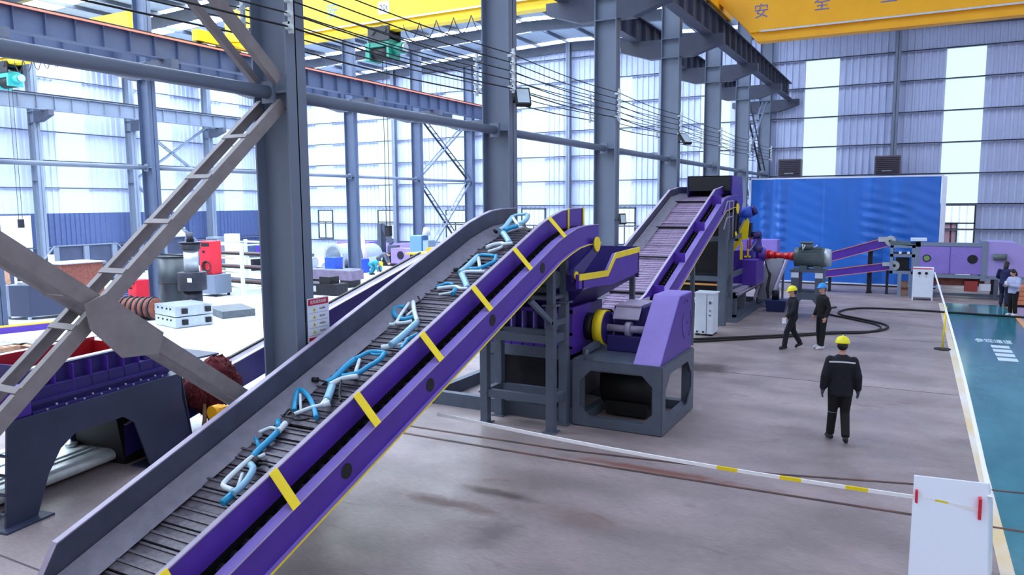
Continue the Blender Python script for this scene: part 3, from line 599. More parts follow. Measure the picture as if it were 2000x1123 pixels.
# ---------------------------------------------------------------- bicycle frames on the near conveyor
BK = {'F1':[['b',0.034,[[-6.392,6.167,1.339],[-6.372,5.99,1.273],[-6.366,5.833,1.214],[-6.342,5.715,1.17]]],['w',0.034,[[-6.393,6.279,1.396],[-6.378,6.205,1.368],[-6.371,6.14,1.344]]],['w',0.026,[[-6.304,5.688,1.189],[-6.312,5.558,1.141],[-6.307,5.414,1.087],[-6.293,5.29,1.041],[-6.248,5.231,1.019],[-6.084,5.211,1.011]]],['l',0.034,[[-6.205,5.562,1.157],[-6.104,5.499,1.134],[-6.028,5.32,1.067],[-6.024,5.158,1.006]]],['b',0.036,[[-6.081,5.213,0.982],[-6.078,5.061,0.925]]],['b',0.02,[[-6.387,5.853,1.236],[-6.563,5.974,1.282]]],['w',0.018,[[-6.404,6.152,1.363],[-6.513,6.145,1.36],[-6.586,6.045,1.323]]],['b',0.028,[[-6.4,6.163,1.382],[-6.495,6.262,1.419]]],['w',0.022,[[-6.261,5.718,1.171],[-6.222,5.788,1.197]]],['w',0.016,[[-6.217,5.457,1.088],[-6.091,5.278,1.021]]],['k',0.04,[[-6.231,5.652,1.176],[-6.137,5.614,1.162]]],['k',0.012,[[-6.118,5.597,1.171],[-6.008,5.608,1.175],[-5.94,5.581,1.165]]]],'F2':[['b',0.028,[[-6.492,6.522,1.471],[-6.671,6.732,1.55],[-6.78,6.885,1.607],[-6.712,6.898,1.612],[-6.492,6.785,1.57],[-6.264,6.62,1.508],[-6.094,6.47,1.452]]],['w',0.022,[[-6.424,6.444,1.457],[-6.362,6.525,1.487],[-6.287,6.608,1.519],[-6.204,6.668,1.541]]],['w',0.014,[[-6.636,6.78,1.598],[-6.392,6.529,1.504]]],['k',0.012,[[-6.498,6.365,1.458],[-6.524,6.478,1.5],[-6.41,6.416,1.477],[-6.283,6.327,1.443],[-6.115,6.378,1.463]]]],'F3':[['b',0.038,[[-6.504,7.116,1.693],[-6.463,7.2,1.725],[-6.492,7.471,1.827],[-6.485,7.657,1.896]]],['b',0.026,[[-6.465,7.634,1.902],[-6.383,7.805,1.967],[-6.268,7.845,1.981],[-6.138,7.845,1.981]]],['b',0.03,[[-6.112,7.812,1.984],[-6.075,7.652,1.924],[-6.126,7.482,1.861],[-6.175,7.316,1.799],[-6.343,7.228,1.766]]],['w',0.03,[[-6.353,7.011,1.699],[-6.281,7.156,1.754],[-6.103,7.246,1.787]]],['w',0.022,[[-6.405,7.65,1.893],[-6.208,7.304,1.764]]],['l',0.045,[[-6.37,7.077,1.694],[-6.281,6.928,1.638],[-6.194,6.766,1.578]]],['w',0.034,[[-6.176,6.745,1.585],[-6.157,6.662,1.554],[-6.09,6.71,1.572]]],['w',0.02,[[-6.138,6.641,1.561],[-6.182,6.615,1.551]]],['b',0.016,[[-6.403,7.829,1.96],[-6.262,7.799,1.949],[-6.148,7.839,1.964]]],['k',0.03,[[-6.729,7.106,1.705],[-6.653,7.12,1.71]]],['k',0.012,[[-6.633,7.098,1.717],[-6.465,7.072,1.707]]],['k',0.014,[[-6.307,7.171,1.759],[-6.086,6.879,1.65],[-5.947,6.748,1.601]]]],'F4':[['b',0.03,[[-6.329,8.788,2.319],[-6.439,8.705,2.288],[-6.61,8.751,2.305],[-6.742,8.855,2.344],[-6.808,8.989,2.394],[-6.671,9.041,2.414]]],['w',0.022,[[-6.652,9.122,2.459],[-6.569,8.813,2.343],[-6.485,8.553,2.246],[-6.558,8.51,2.23]]],['w',0.03,[[-6.585,9.136,2.479],[-6.381,8.876,2.382],[-6.148,8.62,2.286]]],['l',0.042,[[-6.118,8.562,2.279],[-6.112,8.214,2.149],[-6.13,7.97,2.058]]],['w',0.036,[[-6.188,8.058,2.046],[-6.201,7.996,2.023],[-6.28,7.969,2.013]]],['w',0.016,[[-6.441,8.916,2.382],[-6.448,8.777,2.33]]],['w',0.022,[[-6.465,8.527,2.251],[-6.324,8.563,2.265],[-6.243,8.623,2.287]]],['b',0.022,[[-5.908,8.29,2.178],[-5.972,8.158,2.129],[-5.947,8.028,2.08],[-5.922,7.914,2.037]]],['w',0.02,[[-6.149,8.019,2.031],[-6.08,8.075,2.052],[-5.984,8.104,2.063]]],['k',0.012,[[-6.53,9.118,2.457],[-6.518,9.21,2.492],[-6.633,9.327,2.536]]]],'F5':[['l',0.042,[[-6.414,10.181,2.84],[-6.397,10.339,2.899],[-6.421,10.783,3.065]]],['b',0.024,[[-6.402,10.75,3.068],[-6.349,10.806,3.089],[-6.088,10.791,3.083]]],['b',0.028,[[-6.06,10.759,3.086],[-5.98,10.561,3.012],[-6.031,10.418,2.959],[-6.113,10.295,2.913],[-6.278,10.262,2.9]]],['w',0.024,[[-6.275,10.057,2.839],[-6.242,10.136,2.868],[-5.924,10.162,2.878]]],['w',0.026,[[-6.398,10.743,3.05],[-6.071,10.267,2.872]]],['l',0.045,[[-6.322,10.099,2.824],[-6.123,9.875,2.74],[-5.943,9.66,2.66]]],['w',0.022,[[-5.924,9.63,2.664],[-6.044,9.618,2.659],[-6.164,9.668,2.678],[-6.313,9.635,2.666],[-6.446,9.577,2.644]]],['b',0.03,[[-6.097,9.546,2.648],[-6.061,9.412,2.597]]],['w',0.016,[[-6.338,9.458,2.569],[-6.229,9.504,2.587],[-6.093,9.571,2.612]]],['b',0.02,[[-6.507,9.638,2.652],[-6.448,9.734,2.688],[-6.371,9.787,2.708],[-6.258,9.753,2.695]]],['k',0.03,[[-6.532,10.203,2.878],[-6.472,10.208,2.88]]]],'F6':[['l',0.042,[[-6.594,11.835,3.459],[-6.559,11.978,3.512],[-6.606,12.205,3.597],[-6.644,12.439,3.684]]],['l',0.024,[[-6.624,12.401,3.685],[-6.608,12.498,3.722],[-6.396,12.554,3.742]]],['l',0.04,[[-6.334,12.451,3.719],[-6.264,12.239,3.64],[-6.269,12.032,3.562]]],['b',0.036,[[-6.274,11.934,3.541],[-6.393,11.81,3.494],[-6.424,11.73,3.464]]],['w',0.024,[[-6.415,11.78,3.438],[-6.322,11.903,3.484],[-6.209,11.986,3.515]]],['w',0.026,[[-6.592,12.358,3.669],[-6.415,12.149,3.591],[-6.264,11.968,3.523]]],['l',0.045,[[-6.417,11.648,3.419],[-6.232,11.443,3.342],[-6.072,11.245,3.268]]],['w',0.026,[[-5.993,11.213,3.271],[-6.12,11.171,3.255],[-6.209,11.203,3.267],[-6.336,11.142,3.244],[-6.406,11.029,3.202]]],['w',0.024,[[-6.183,11.237,3.235],[-6.193,11.109,3.187],[-6.33,10.958,3.131]]],['k',0.028,[[-6.676,11.796,3.459],[-6.595,11.719,3.43]]],['k',0.02,[[-6.196,12.034,3.563],[-6.058,11.836,3.489],[-5.938,11.741,3.454]]]]}
bl = {'F1': 'pale blue and white bicycle frame lying lowest on the near conveyor', 'F2': 'curved blue bicycle fork piece with a white bar, second up the conveyor', 'F3': 'large looped blue bicycle frame in the middle of the near conveyor',
      'F4': 'white bicycle frame with a violet blue ring, fourth up the conveyor', 'F5': 'blue bicycle frame with a pale fork, second from the conveyor top', 'F6': 'white and pale blue bicycle frame at the very top of the near conveyor'}
BM = {'b': ('blue_tube', BIKEB), 'l': ('pale_tube', BIKEL), 'w': ('white_tube', BIKEW), 'k': ('black_fitting', BLACK)}
for k, L in BK.items():
    c = L[0][2][0]; t = thing('bicycle_frame', bl[k], 'bicycle frame', c, 'bicycle frames on the near conveyor')
    for col, r, pts in L:
        P = [Vector(p) for p in pts]
        if len(P) > 2:   # smooth the tube
            Q = []
            for i in range(len(P)-1):
                a, b, c_, d = P[max(i-1, 0)], P[i], P[i+1], P[min(i+2, len(P)-1)]
                for u in (0, .25, .5, .75): Q.append(.5*((2*b)+(c_-a)*u+(2*a-5*b+4*c_-d)*u*u+(3*b-a-3*c_+d)*u**3))
            P = Q+[P[-1]]
        part(G().tube(P, r*1.12, 10), BM[col][0], BM[col][1], t)

# ---------------------------------------------------------------- stand under the near conveyor head
t = thing('conveyor_stand', 'grey four-legged stand carrying the head of the near conveyor', 'stand', (-6, 11.6, 0))
for x in (-6.68, -5.37):
    for y in (11.42, 11.95):
        part(G().box(x-.075, x+.075, y-.07, y+.07, 0, 2.2), 'leg', FRAME, t, bevel=.008); part(G().box(x-.12, x+.12, y-.12, y+.12, 2.2, 2.23).box(x-.12, x+.12, y-.12, y+.12, 0, .02), 'foot_plate', FRAME, t)
        part(G().box(x-.06, x+.06, y-.06, y+.06, 2.23, 2.95), 'upper_post', FRAME, t)
for z in (.56, 1.62):
    for y in (11.42, 11.95): part(G().box(-6.68, -5.37, y-.05, y+.05, z-.07, z+.07), 'rail', FRAME, t)
    for x in (-6.68, -5.37): part(G().box(x-.05, x+.05, 11.42, 11.95, z-.07, z+.07), 'rail', FRAME, t)
part(G().prism([(-5.3, 10.6, 2.42), (-5.3, 11.4, 1.95), (-5.3, 11.4, 1.85), (-5.3, 10.5, 2.38)], (-.06, 0, 0)).box(-5.36, -5.3, 11.3, 12.0, 1.85, 1.95), 'knee_brace', FRAME, t)
part(G().box(-6.7, -5.35, 11.4, 12.0, 2.3, 2.36), 'shelf', FRAME, t)

# ---------------------------------------------------------------- crusher
cr = thing('crusher', 'purple double-shaft crusher on a grey steel base below the yellow-edged hopper', 'crusher', (-6, 13, 0))
def tube_frame(g, x0, x1, y0, y1, z0, z1, w):
    for x in (x0, x1-w):
        for y in (y0, y1-w): g.box(x, x+w, y, y+w, z0, z1)
    for z in (z0, z1-w):
        g.box(x0, x1, y0, y0+w, z, z+w); g.box(x0, x1, y1-w, y1, z, z+w); g.box(x0, x0+w, y0, y1, z, z+w); g.box(x1-w, x1, y0, y1, z, z+w)
    return g
part(tube_frame(G(), -5.22, -3.6, 12.0, 14.0, 0, 1.18, .17), 'motor_frame', FRAME, cr, bevel=.01)
def octo_plate(X0, X1, Z0, Z1, y, c=.22, w=.14):    # front plate with a chamfered opening
    o = [(X0, Z0), (X1, Z0), (X1, Z1), (X0, Z1)]; i = [(X0+w+c, Z0+w), (X1-w-c, Z0+w), (X1-w, Z0+w+c), (X1-w, Z1-w-c), (X1-w-c, Z1-w), (X0+w+c, Z1-w), (X0+w, Z1-w-c), (X0+w, Z0+w+c)]
    O = [o[0], o[1], o[1], o[2], o[2], o[3], o[3], o[0]]; g = G()
    for k in range(8):
        a, b = O[k], O[(k+1) % 8]; p, q = i[k], i[(k+1) % 8]
        poly = [a, b, q, p] if a != b else [a, q, p]
        g.py([poly[0]]+poly[1:], y, y+.02)
    return g
part(octo_plate(-5.22, -3.6, .02, 1.18, 11.985), 'front_plate', FRAME, cr)
part(octo_plate(12.0, 14.0, .02, 1.18, 0, c=.26, w=.17).xf(Matrix(((0, 1, 0, -3.6), (1, 0, 0, 0), (0, 0, 1, 0), (0, 0, 0, 1)))), 'side_frame', FRAME, cr)
part(G().cyl((-5.0, 13.1, .55), (-4.0, 13.1, .55), .36, n=24).box(-4.9, -4.1, 12.8, 13.4, .05, .3), 'electric_motor', BLACK, cr); 
part(G().box(-4.75, -4.3, 12.9, 13.2, .9, 1.05), 'motor_terminal_box', DARK, cr)
part(G().box(-5.22, -3.6, 12.0, 14.0, 1.18, 1.2), 'deck', FRAME, cr)
part(G().box(-8.4, -5.22, 12.05, 12.2, 0, .26).box(-8.4, -5.22, 14.1, 14.25, 0, .26).box(-8.4, -8.25, 12.05, 14.25, 0, .26), 'base_rail', FRAME, cr)
part(G().box(-7.1, -5.4, 12.25, 12.45, 1.1, 1.3).box(-7.1, -5.4, 13.95, 14.15, 1.1, 1.3).box(-7.1, -6.95, 12.3, 12.45, 0, 1.2).box(-5.55, -5.4, 12.3, 12.45, 0, 1.2).box(-7.1, -6.95, 14, 14.15, 0, 1.2).box(-5.55, -5.4, 14, 14.15, 0, 1.2), 'crusher_leg', FRAME, cr)
part(G().box(-7.0, -5.45, 12.5, 13.9, .25, 1.1), 'discharge_chute', DARK, cr)
part(G().box(-7.1, -5.45, 12.45, 14.0, 1.3, 2.02), 'chamber', DEEP, cr, bevel=.01)
part(G().box(-7.12, -5.35, 12.3, 12.46, 1.95, 2.02).box(-7.12, -5.35, 12.3, 12.46, 1.55, 1.6).box(-7.12, -5.35, 12.3, 12.46, 1.3, 1.35), 'flange_strip', PURPLE, cr)
rb = part(G().box(-7.1, -7.07, 12.3, 12.46, 1.3, 2.0), 'rib', LILAC, cr); repeat(rb, [(i*.235, 0, 0) for i in range(1, 8)], cr)
part(G().box(-5.45, -5.36, 12.3, 13.2, 1.2, 2.06), 'end_plate', PURPLE, cr)
part(G().cyl((-5.36, 13.05, 1.62), (-5.2, 13.05, 1.62), .26, n=24), 'bearing_cap', DARK, cr)
part(G().cyl((-5.16, 13.05, 1.62), (-4.98, 13.05, 1.62), .33, n=36), 'flywheel', YEL, cr); part(G().cyl((-4.98, 13.05, 1.62), (-4.965, 13.05, 1.62), .31, n=36), 'flywheel_face', DEEP, cr)
part(G().cyl((-4.98, 13.05, 1.62), (-4.2, 13.05, 1.62), .07).cyl((-4.6, 13.05, 1.62), (-4.5, 13.05, 1.62), .14), 'shaft', EDGE, cr)
part(G().box(-4.95, -4.15, 12.95, 14.0, 1.2, 1.5).box(-4.9, -4.3, 13.2, 14.0, 1.5, 2.02), 'gearbox', DEEP, cr, bevel=.02)
part(G().box(-4.85, -4.35, 13.15, 14.0, 2.02, 2.05).prism([(-4.85, 13.0, 1.8), (-4.35, 13.0, 1.8), (-4.35, 13.2, 2.03), (-4.85, 13.2, 2.03)], (0, 0, .02)), 'gearbox_cover', EDGE, cr)
gp = [(12.02, 1.2), (13.98, 1.2), (13.98, 2.28), (13.2, 2.34)]
part(G().px([(12.02, 1.2), (13.98, 1.2), (13.98, 2.28), (13.15, 2.28)], -4.12, -3.64), 'belt_guard', LILAC, cr, bevel=.015)
part(G().px([(12.06, 1.22), (13.95, 1.22), (13.95, 2.25), (13.19, 2.25)], -3.642, -3.632), 'guard_face', PURPLE, cr)
g = G()
for (cy, cz, r, a0, a1) in ((13.55, 2.05, .12, 20, 160), (13.62, 1.72, .3, 130, 250), (13.62, 1.72, .3, -60, 40)):
    g.tube([(-3.63, cy+r*math.cos(math.radians(a0+(a1-a0)*i/8)), cz+r*math.sin(math.radians(a0+(a1-a0)*i/8))) for i in range(9)], .008, 5)
g.cyl((-3.64, 13.66, 1.72), (-3.625, 13.66, 1.72), .03)
part(g, 'guard_slot', DEEP, cr)
part(G().cyl((-5.0, 12.03, 1.2), (-4.96, 12.03, 1.38), .03).box(-4.98, -4.86, 12.02, 12.04, 1.2, 1.3), 'lifting_lug', FRAME, cr)
part(G().prism([(-5.2, 12.4, 1.22), (-5.1, 12.4, 1.22), (-4.95, 13.4, 1.42), (-5.05, 13.4, 1.42)], (0, 0, .1)), 'guard_rail_bar', FRAME, cr)
# hopper above the crusher
hp = thing('feed_hopper', 'purple feed hopper with a stepped yellow rim between the two conveyors', 'hopper', (-6.1, 13.2, 2.0))
rim = [(11.75, 2.72), (13.1, 2.68), (13.5, 2.98), (14.9, 3.02)]
wallp = rim+[(14.9, 2.5), (13.4, 2.4), (11.75, 2.48)]
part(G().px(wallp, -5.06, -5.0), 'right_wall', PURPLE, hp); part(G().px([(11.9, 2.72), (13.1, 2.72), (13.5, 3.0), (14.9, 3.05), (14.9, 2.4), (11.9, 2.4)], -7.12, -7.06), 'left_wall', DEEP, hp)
off = [(y, z-.1) for y, z in rim]
for i in range(3): part(G().px([off[i], off[i+1], (rim[i+1][0], rim[i+1][1]+.012), (rim[i][0], rim[i][1]+.012)], -5.0, -4.985), 'yellow_rim', YEL, hp)
part(G().box(-7.12, -5.0, 14.86, 14.92, 2.4, 3.04), 'back_wall', DEEP, hp); part(G().box(-7.12, -5.0, 11.9, 11.95, 2.42, 2.7), 'front_wall', DEEP, hp)
part(G()._a([(-5.0, 11.9, 2.45), (-5.0, 14.9, 2.45), (-5.55, 13.9, 2.02), (-5.55, 12.55, 2.02), (-7.12, 11.9, 2.45), (-7.12, 14.9, 2.45), (-6.95, 13.9, 2.02), (-6.95, 12.55, 2.02)], [(0,1,2,3), (4,7,6,5), (0,3,7,4), (1,5,6,2)]), 'funnel', DEEP, hp)
part(G().box(-5.15, -5.05, 14.75, 14.85, 0, 2.5).box(-7.12, -7.02, 14.75, 14.85, 0, 2.5), 'support_post', FRAME, hp)

# ---------------------------------------------------------------- hammer mill tower
tw = thing('mill_tower', 'dark grey steel platform tower under the hood of the far conveyor', 'platform', (-6.2, 27, 0))
for x in (-7.2, -5.3):
    for y in (24.05, 24.95, 27.2): 
        if x < -7 and y == 24.95: continue
        part(G().box(x-.13, x+.13, y-.12, y+.12, 0, 3.6 if y < 26 else 1.0), 'post', FRAME, tw, bevel=.01)
for z in (2.78, 1.5, .95): part(G().box(-7.2, -5.3, 24.0, 24.1, z-.08, z+.08).box(-5.36, -5.26, 24.0, 27.2, z-.08, z+.08).box(-7.25, -7.15, 24, 27.2, z-.08, z+.08), 'beam', FRAME, tw)
part(G().box(-7.1, -5.45, 24.2, 27, 1.58, 1.62), 'deck', DARK, tw)
part(G().box(-6.9, -5.7, 25.0, 27.0, .9, 2.6), 'chute', BLACK, tw); part(G().box(-7.2, -5.2, 24.02, 24.04, 1.28, 1.34), 'orange_rail', mat('orange_rail', (210, 150, 80), .6), tw)
part(tube_frame(G(), -7.3, -5.1, 25.2, 30.5, .0, .95, .2), 'base_frame', FRAME, tw); part(G().box(-5.3, -4.95, 24.8, 30.8, .0, .12), 'base_rail', FRAME, tw)
part(G().box(-7.3, -5.05, 25.2, 30.5, .95, 1.0).box(-5.1, -5.0, 25.2, 30.5, .86, .93), 'base_deck', EDGE, tw)
g = G(); 
for y in (24.1, 24.7): g.cyl((-5.15, y, 2.8), (-5.15, y, 3.95), .02, n=6)
g.tube([(-5.15, 23.3, 3.55), (-5.15, 23.8, 3.95), (-5.15, 24.7, 3.97)], .022, 6).tube([(-5.15, 23.4, 3.1), (-5.15, 23.8, 3.45), (-5.15, 24.7, 3.48)], .022, 6); part(g, 'handrail', EDGE, tw)
ml = thing('hammer_mill', 'purple hammer mill with yellow lever arms and a blue motor on the tower', 'mill', (-5.9, 28.6, 1.0))
part(G().px([(27.6, 1.0), (30.2, 1.0), (30.4, 1.9), (29.9, 2.5), (28.6, 2.7), (27.6, 2.2)], -6.9, -5.15), 'casing', PURPLE, ml, bevel=.02)
part(G().box(-5.28, -4.8, 27.1, 28.6, 1.0, 1.9).cyl((-5.0, 28.2, 2.03), (-4.72, 28.3, 2.03), .24, n=20), 'bearing_block', PURPLE, ml, bevel=.02)
part(G().py([(-5.08, 3.38), (-5.03, 3.25), (-5.07, 2.66), (-5.25, 2.62), (-5.51, 2.22), (-5.56, 2.36), (-5.2, 3.2)], 26.72, 26.8), 'yellow_lever', YEL, ml)
part(G().bar((-5.64, 26.68, 2.34), (-5.17, 26.68, 3.32), .1, .06), 'lever_rod', ALU, ml)
part(G().box(-5.34, -5.26, 26.9, 26.98, 1.92, 2.52).box(-5.1, -5.06, 26.95, 27.0, 2.0, 2.3).box(-5.2, -4.98, 26.95, 27.0, 2.0, 2.05), 'yellow_bar', YEL, ml)
part(G().box(-5.05, -5.0, 26.97, 27.02, 2.3, 3.2).box(-5.12, -5.08, 26.97, 27.02, 2.0, 2.6), 'red_post', mat('rust_red', (150, 60, 40), .6), ml)
part(G().cyl((-5.0, 27.1, 2.75), (-4.75, 27.3, 2.8), .13, n=14).cyl((-4.95, 27.1, 2.35), (-4.65, 27.2, 2.25), .12, n=14).bar((-5.0, 27.0, 2.2), (-4.7, 27.2, 2.7), .1, .08), 'rotor_arm', DEEP, ml)
part(G().py([(-5.74, 4.3), (-5.6, 4.3), (-5.3, 3.15), (-5.4, 2.7), (-5.62, 3.3)], 27.0, 27.3), 'inlet_chute', PURPLE, ml)
part(G().cyl((-5.42, 27.0, 3.5), (-5.02, 27.1, 3.6), .2, n=18).box(-5.38, -5.05, 26.85, 27.2, 3.2, 3.4), 'blue_motor', BLUEP, ml); part(G().box(-5.2, -5.0, 26.95, 27.3, 2.7, 3.2), 'motor_seat', mat('teal_dark', (24, 40, 56), .5), ml)
part(G().cyl((-5.02, 27.1, 3.6), (-4.9, 27.16, 3.66), .17, n=16), 'motor_cap', DEEP, ml)
g = G()
for k in range(5): g.tube([(-4.86, 29.0+.1*k, 1.9-.1*k), (-4.7, 29.1+.12*k, 1.2), (-4.75, 28.9+.15*k, .7), (-4.6, 28.8+.1*k, .1)], .018, 5)
part(g, 'hose', BLACK, ml)
sh = thing('drive_shaft', 'red universal drive shaft between the mill and the grey motor', 'shaft', (-4.7, 28.0, 2.02))
part(G().cyl((-4.72, 28.3, 2.03), (-4.55, 28.2, 2.03), .17, n=20).cyl((-4.55, 28.2, 2.03), (-4.3, 28.05, 2.03), .13, n=18), 'yoke', SHAFT, sh)
part(G().cyl((-4.3, 28.05, 2.03), (-3.95, 27.85, 2.03), .1, n=18), 'tube', SHAFT, sh); part(G().cyl((-3.95, 27.85, 2.03), (-3.72, 27.72, 2.03), .13, n=18).cyl((-3.72, 27.72, 2.03), (-3.55, 27.6, 2.03), .155, n=20), 'yoke', SHAFT, sh)
mo = thing('main_motor', 'large grey-green electric motor with a terminal box driving the red shaft', 'motor', (-3, 27.5, 1.7))
part(G().cyl((-3.58, 27.4, 2.03), (-2.62, 27.4, 2.03), .33, n=28), 'casing', MOTOR, mo); part(G().cyl((-2.62, 27.4, 2.03), (-2.42, 27.4, 2.03), .33, .28, n=28), 'fan_cover', ALU, mo)
f0 = part(G().box(-3.45, -2.7, 27.4-.008, 27.4+.008, 2.33, 2.38), 'cooling_fin', MOTOR, mo)
for k in range(1, 10):
    for s_ in (-1, 1):
        c = f0.copy(); COL.objects.link(c); a = s_*k*.16; c.parent = mo; M = Matrix.Translation(Vector((-3, 27.4, 2.03))-origin(mo)) @ Matrix.Rotation(a, 4, 'X') @ Matrix.Translation(-(Vector((-3, 27.4, 2.03))-origin(mo))); c.matrix_local = M
part(G().cyl((-3.2, 27.3, 2.33), (-3.2, 27.3, 2.52), .2, n=8).cyl((-3.2, 27.3, 2.52), (-3.2, 27.3, 2.56), .24, n=8), 'terminal_box', MOTOR, mo)
part(G().tube([(-3.3, 27.08, 2.5), (-3.28, 27.0, 2.3), (-3.22, 27.02, 2.48)], .02, 6).tube([(-2.98, 27.2, 2.38), (-2.9, 27.15, 2.42), (-2.85, 27.2, 2.46)], .02, 6), 'white_lead', WHITE, mo)
part(G().box(-3.4, -3.15, 27.1, 27.7, 1.62, 1.76).box(-2.95, -2.7, 27.1, 27.7, 1.62, 1.76), 'foot', MOTOR, mo)
ms = thing('motor_stand', 'tall grey steel motor stand with arched foot behind the walking worker', 'stand', (-3.1, 27.4, 0))
g = G().py([(-3.72, 0), (-3.5, 0), (-3.45, .42), (-3.28, .62), (-2.92, .62), (-2.75, .42), (-2.7, 0), (-2.5, 0), (-2.62, .85), (-3.62, .85)], 26.9, 27.1); g.py([(-3.72, 0), (-3.5, 0), (-3.45, .42), (-3.28, .62), (-2.92, .62), (-2.75, .42), (-2.7, 0), (-2.5, 0), (-2.62, .85), (-3.62, .85)], 27.8, 28.0); part(g, 'arched_foot', FRAME, ms)
part(G().box(-3.62, -3.38, 26.95, 27.95, .8, 1.6), 'upright', FRAME, ms); part(G().box(-2.86, -2.62, 26.95, 27.95, .8, 1.6), 'upright', FRAME, ms); part(G().box(-3.66, -2.58, 26.92, 27.98, 1.55, 1.63).box(-3.5, -2.7, 27.2, 27.7, .75, .9), 'top_plate', FRAME, ms)
part(G().box(-3.62, -3.38, 26.93, 26.95, 1.36, 1.54), 'white_tag', WHITE, ms); part(G().box(-2.86, -2.62, 26.93, 26.95, 1.36, 1.54), 'white_tag', WHITE, ms)
ch = thing('discharge_belt', 'short dark discharge belt with a pale side rail right of the mill', 'conveyor', (-4.5, 29.2, 0))
part(G().prism([(-5.05, 28.9, .25), (-4.6, 28.9, .25), (-4.45, 31.2, 1.7), (-5.1, 31.2, 1.7)], (0, 0, .05)), 'belt', mat('belt_grey', (96, 96, 108), .6), ch); part(G().bar((-4.55, 28.8, .25), (-4.35, 31.2, 1.75), .06, .2), 'side_rail', EDGE, ch); part(G().bar((-5.15, 28.8, .25), (-5.15, 31.2, 1.75), .06, .2), 'side_rail', EDGE, ch)
part(G().box(-4.5, -4.42, 30.9, 30.98, 0, 1.6).box(-5.2, -5.12, 30.9, 30.98, 0, 1.6).box(-4.65, -4.57, 29.1, 29.18, 0, .35).box(-5.15, -5.07, 29.1, 29.18, 0, .35), 'leg', FRAME, ch)
bb = thing('oil_tub', 'dark blue oil tub on the floor beside the mill', 'tub', (-4.3, 28.3, 0)); part(G().py([(-4.55, 0), (-3.95, 0), (-3.88, .42), (-4.62, .42)], 27.9, 28.5), 'tub', mat('navy_tub', (22, 40, 96), .4), bb, bevel=.02); part(G().cyl((-4.3, 28.2, .42), (-4.3, 28.2, .75), .13), 'pump', DARK, bb)
pb = thing('dust_box', 'lilac machine box behind the red drive shaft', 'machine', (-5.7, 35, 0)); part(G().box(-6.2, -5.3, 34.8, 35.6, 1.55, 2.25), 'box', LILAC, pb, bevel=.02); part(G().box(-6.2, -5.25, 34.75, 35.65, 1.45, 1.55), 'flange', ALU, pb); part(tube_frame(G(), -6.2, -5.3, 34.8, 35.6, 0, 1.45, .1), 'frame', FRAME, pb)

# ---------------------------------------------------------------- belts at the back, screen, far machine
def side_belt(label, a, b, h, y, w=.55, drum=True, grp=None):
    t = thing('belt_conveyor', label, 'conveyor', (a[0], y, a[1]), grp)
    (xa, za), (xb, zb) = a, b
    for yy in (y, y+w): part(G().py([(xa, za-h), (xb, zb-h), (xb, zb), (xa, za)], yy-.02, yy+.02), 'side_plate', PURPLE, t)
    for yy in (y,): part(G().py([(xa, za), (xb, zb), (xb, zb+.03), (xa, za+.03)], yy-.05, yy+.02).py([(xa, za-h-.03), (xb, zb-h-.03), (xb, zb-h), (xa, za-h)], yy-.05, yy+.02).py([(xa-.03, za-h), (xa, za-h), (xa, za), (xa-.03, za)], yy-.05, yy+.02), 'orange_edge', mat('orange_edge', (206, 130, 110), .6), t)
    part(G().py([(xa, za-h*.45), (xb, zb-h*.45), (xb, zb-h*.55), (xa, za-h*.55)], y, y+w), 'belt', BLACK, t)
    part(G().cyl((xb, y-.1, zb-h*.5), (xb, y+w, zb-h*.5), .2, n=20), 'head_drum', ALU, t); part(G().cyl((xb, y-.14, zb-h*.5), (xb, y-.09, zb-h*.5), .06), 'hub', DARK, t)
    part(G().box(xb-.45, xb-.15, y-.12, y-.05, zb-h*.6, zb-h*.05), 'bearing_plate', ALU, t); return t
sb = side_belt('upper purple belt conveyor with orange edges in front of the blue screen', (-3.7, 1.52), (-.85, 2.44), .36, 35.3)
part(G().box(-1.68, -1.5, 35.5, 35.7, 0, 2.0).box(-1.7, -1.48, 35.3, 35.9, 0, .04), 'post', DARK, sb); part(G().box(-3.6, -3.5, 35.4, 35.7, 0, 1.2), 'post', DARK, sb)
sb2 = side_belt('lower purple belt conveyor with orange edges in front of the blue screen', (-3.36, .92), (-.65, 1.38), .28, 35.2)
part(G().box(-3.2, -3.1, 35.3, 35.6, 0, .7).box(-.95, -.85, 35.3, 35.6, 0, 1.05), 'post', DARK, sb2)
# blue tarpaulin screen
sc_ = thing('blue_screen', 'tall rumpled blue tarpaulin screen in a white frame', 'screen', (-3.1, 38.4, 0))
g = G(); nx, nz = 110, 60; X0, X1, Z0, Z1 = -7.15, .98, .12, 5.0
def bil(x, z):
    s = 0
    for c, w, a in ((-6.5, .16, .1), (-5.75, .22, .14), (-1.7, .4, .12), (-.6, .35, .1)):
        e = math.exp(-((x-c)/w)**2); s += e*a*(1+.35*math.sin(z*14+x*3)*(1 if 1.2 < z < 4 else .2))
    s += .02*math.sin(x*2.1+z*.6)+.012*math.sin(z*11+x*5)*max(0, math.sin(x*1.3+1))
    for j in (-6.9, -5.2, -3.9, -2.9, -1.2, 0.0): s -= .03*math.exp(-((x-j)/.03)**2)
    return s
vs = [(X0+(X1-X0)*i/nx, 38.4-bil(X0+(X1-X0)*i/nx, Z0+(Z1-Z0)*j/nz), Z0+(Z1-Z0)*j/nz) for j in range(nz+1) for i in range(nx+1)]
g._a(vs, [(j*(nx+1)+i, j*(nx+1)+i+1, (j+1)*(nx+1)+i+1, (j+1)*(nx+1)+i) for j in range(nz) for i in range(nx)], True)
part(g, 'tarpaulin', mat('tarpaulin_blue', (46, 112, 206), .3, noise=.06, scale=.8), sc_)
part(G().box(X0-.1, X1+.1, 38.38, 38.46, Z1, Z1+.07), 'top_rail', WHITE, sc_); part(G().box(X0-.12, X0-.03, 38.38, 38.5, 0, Z1+.07), 'side_post', WHITE, sc_)
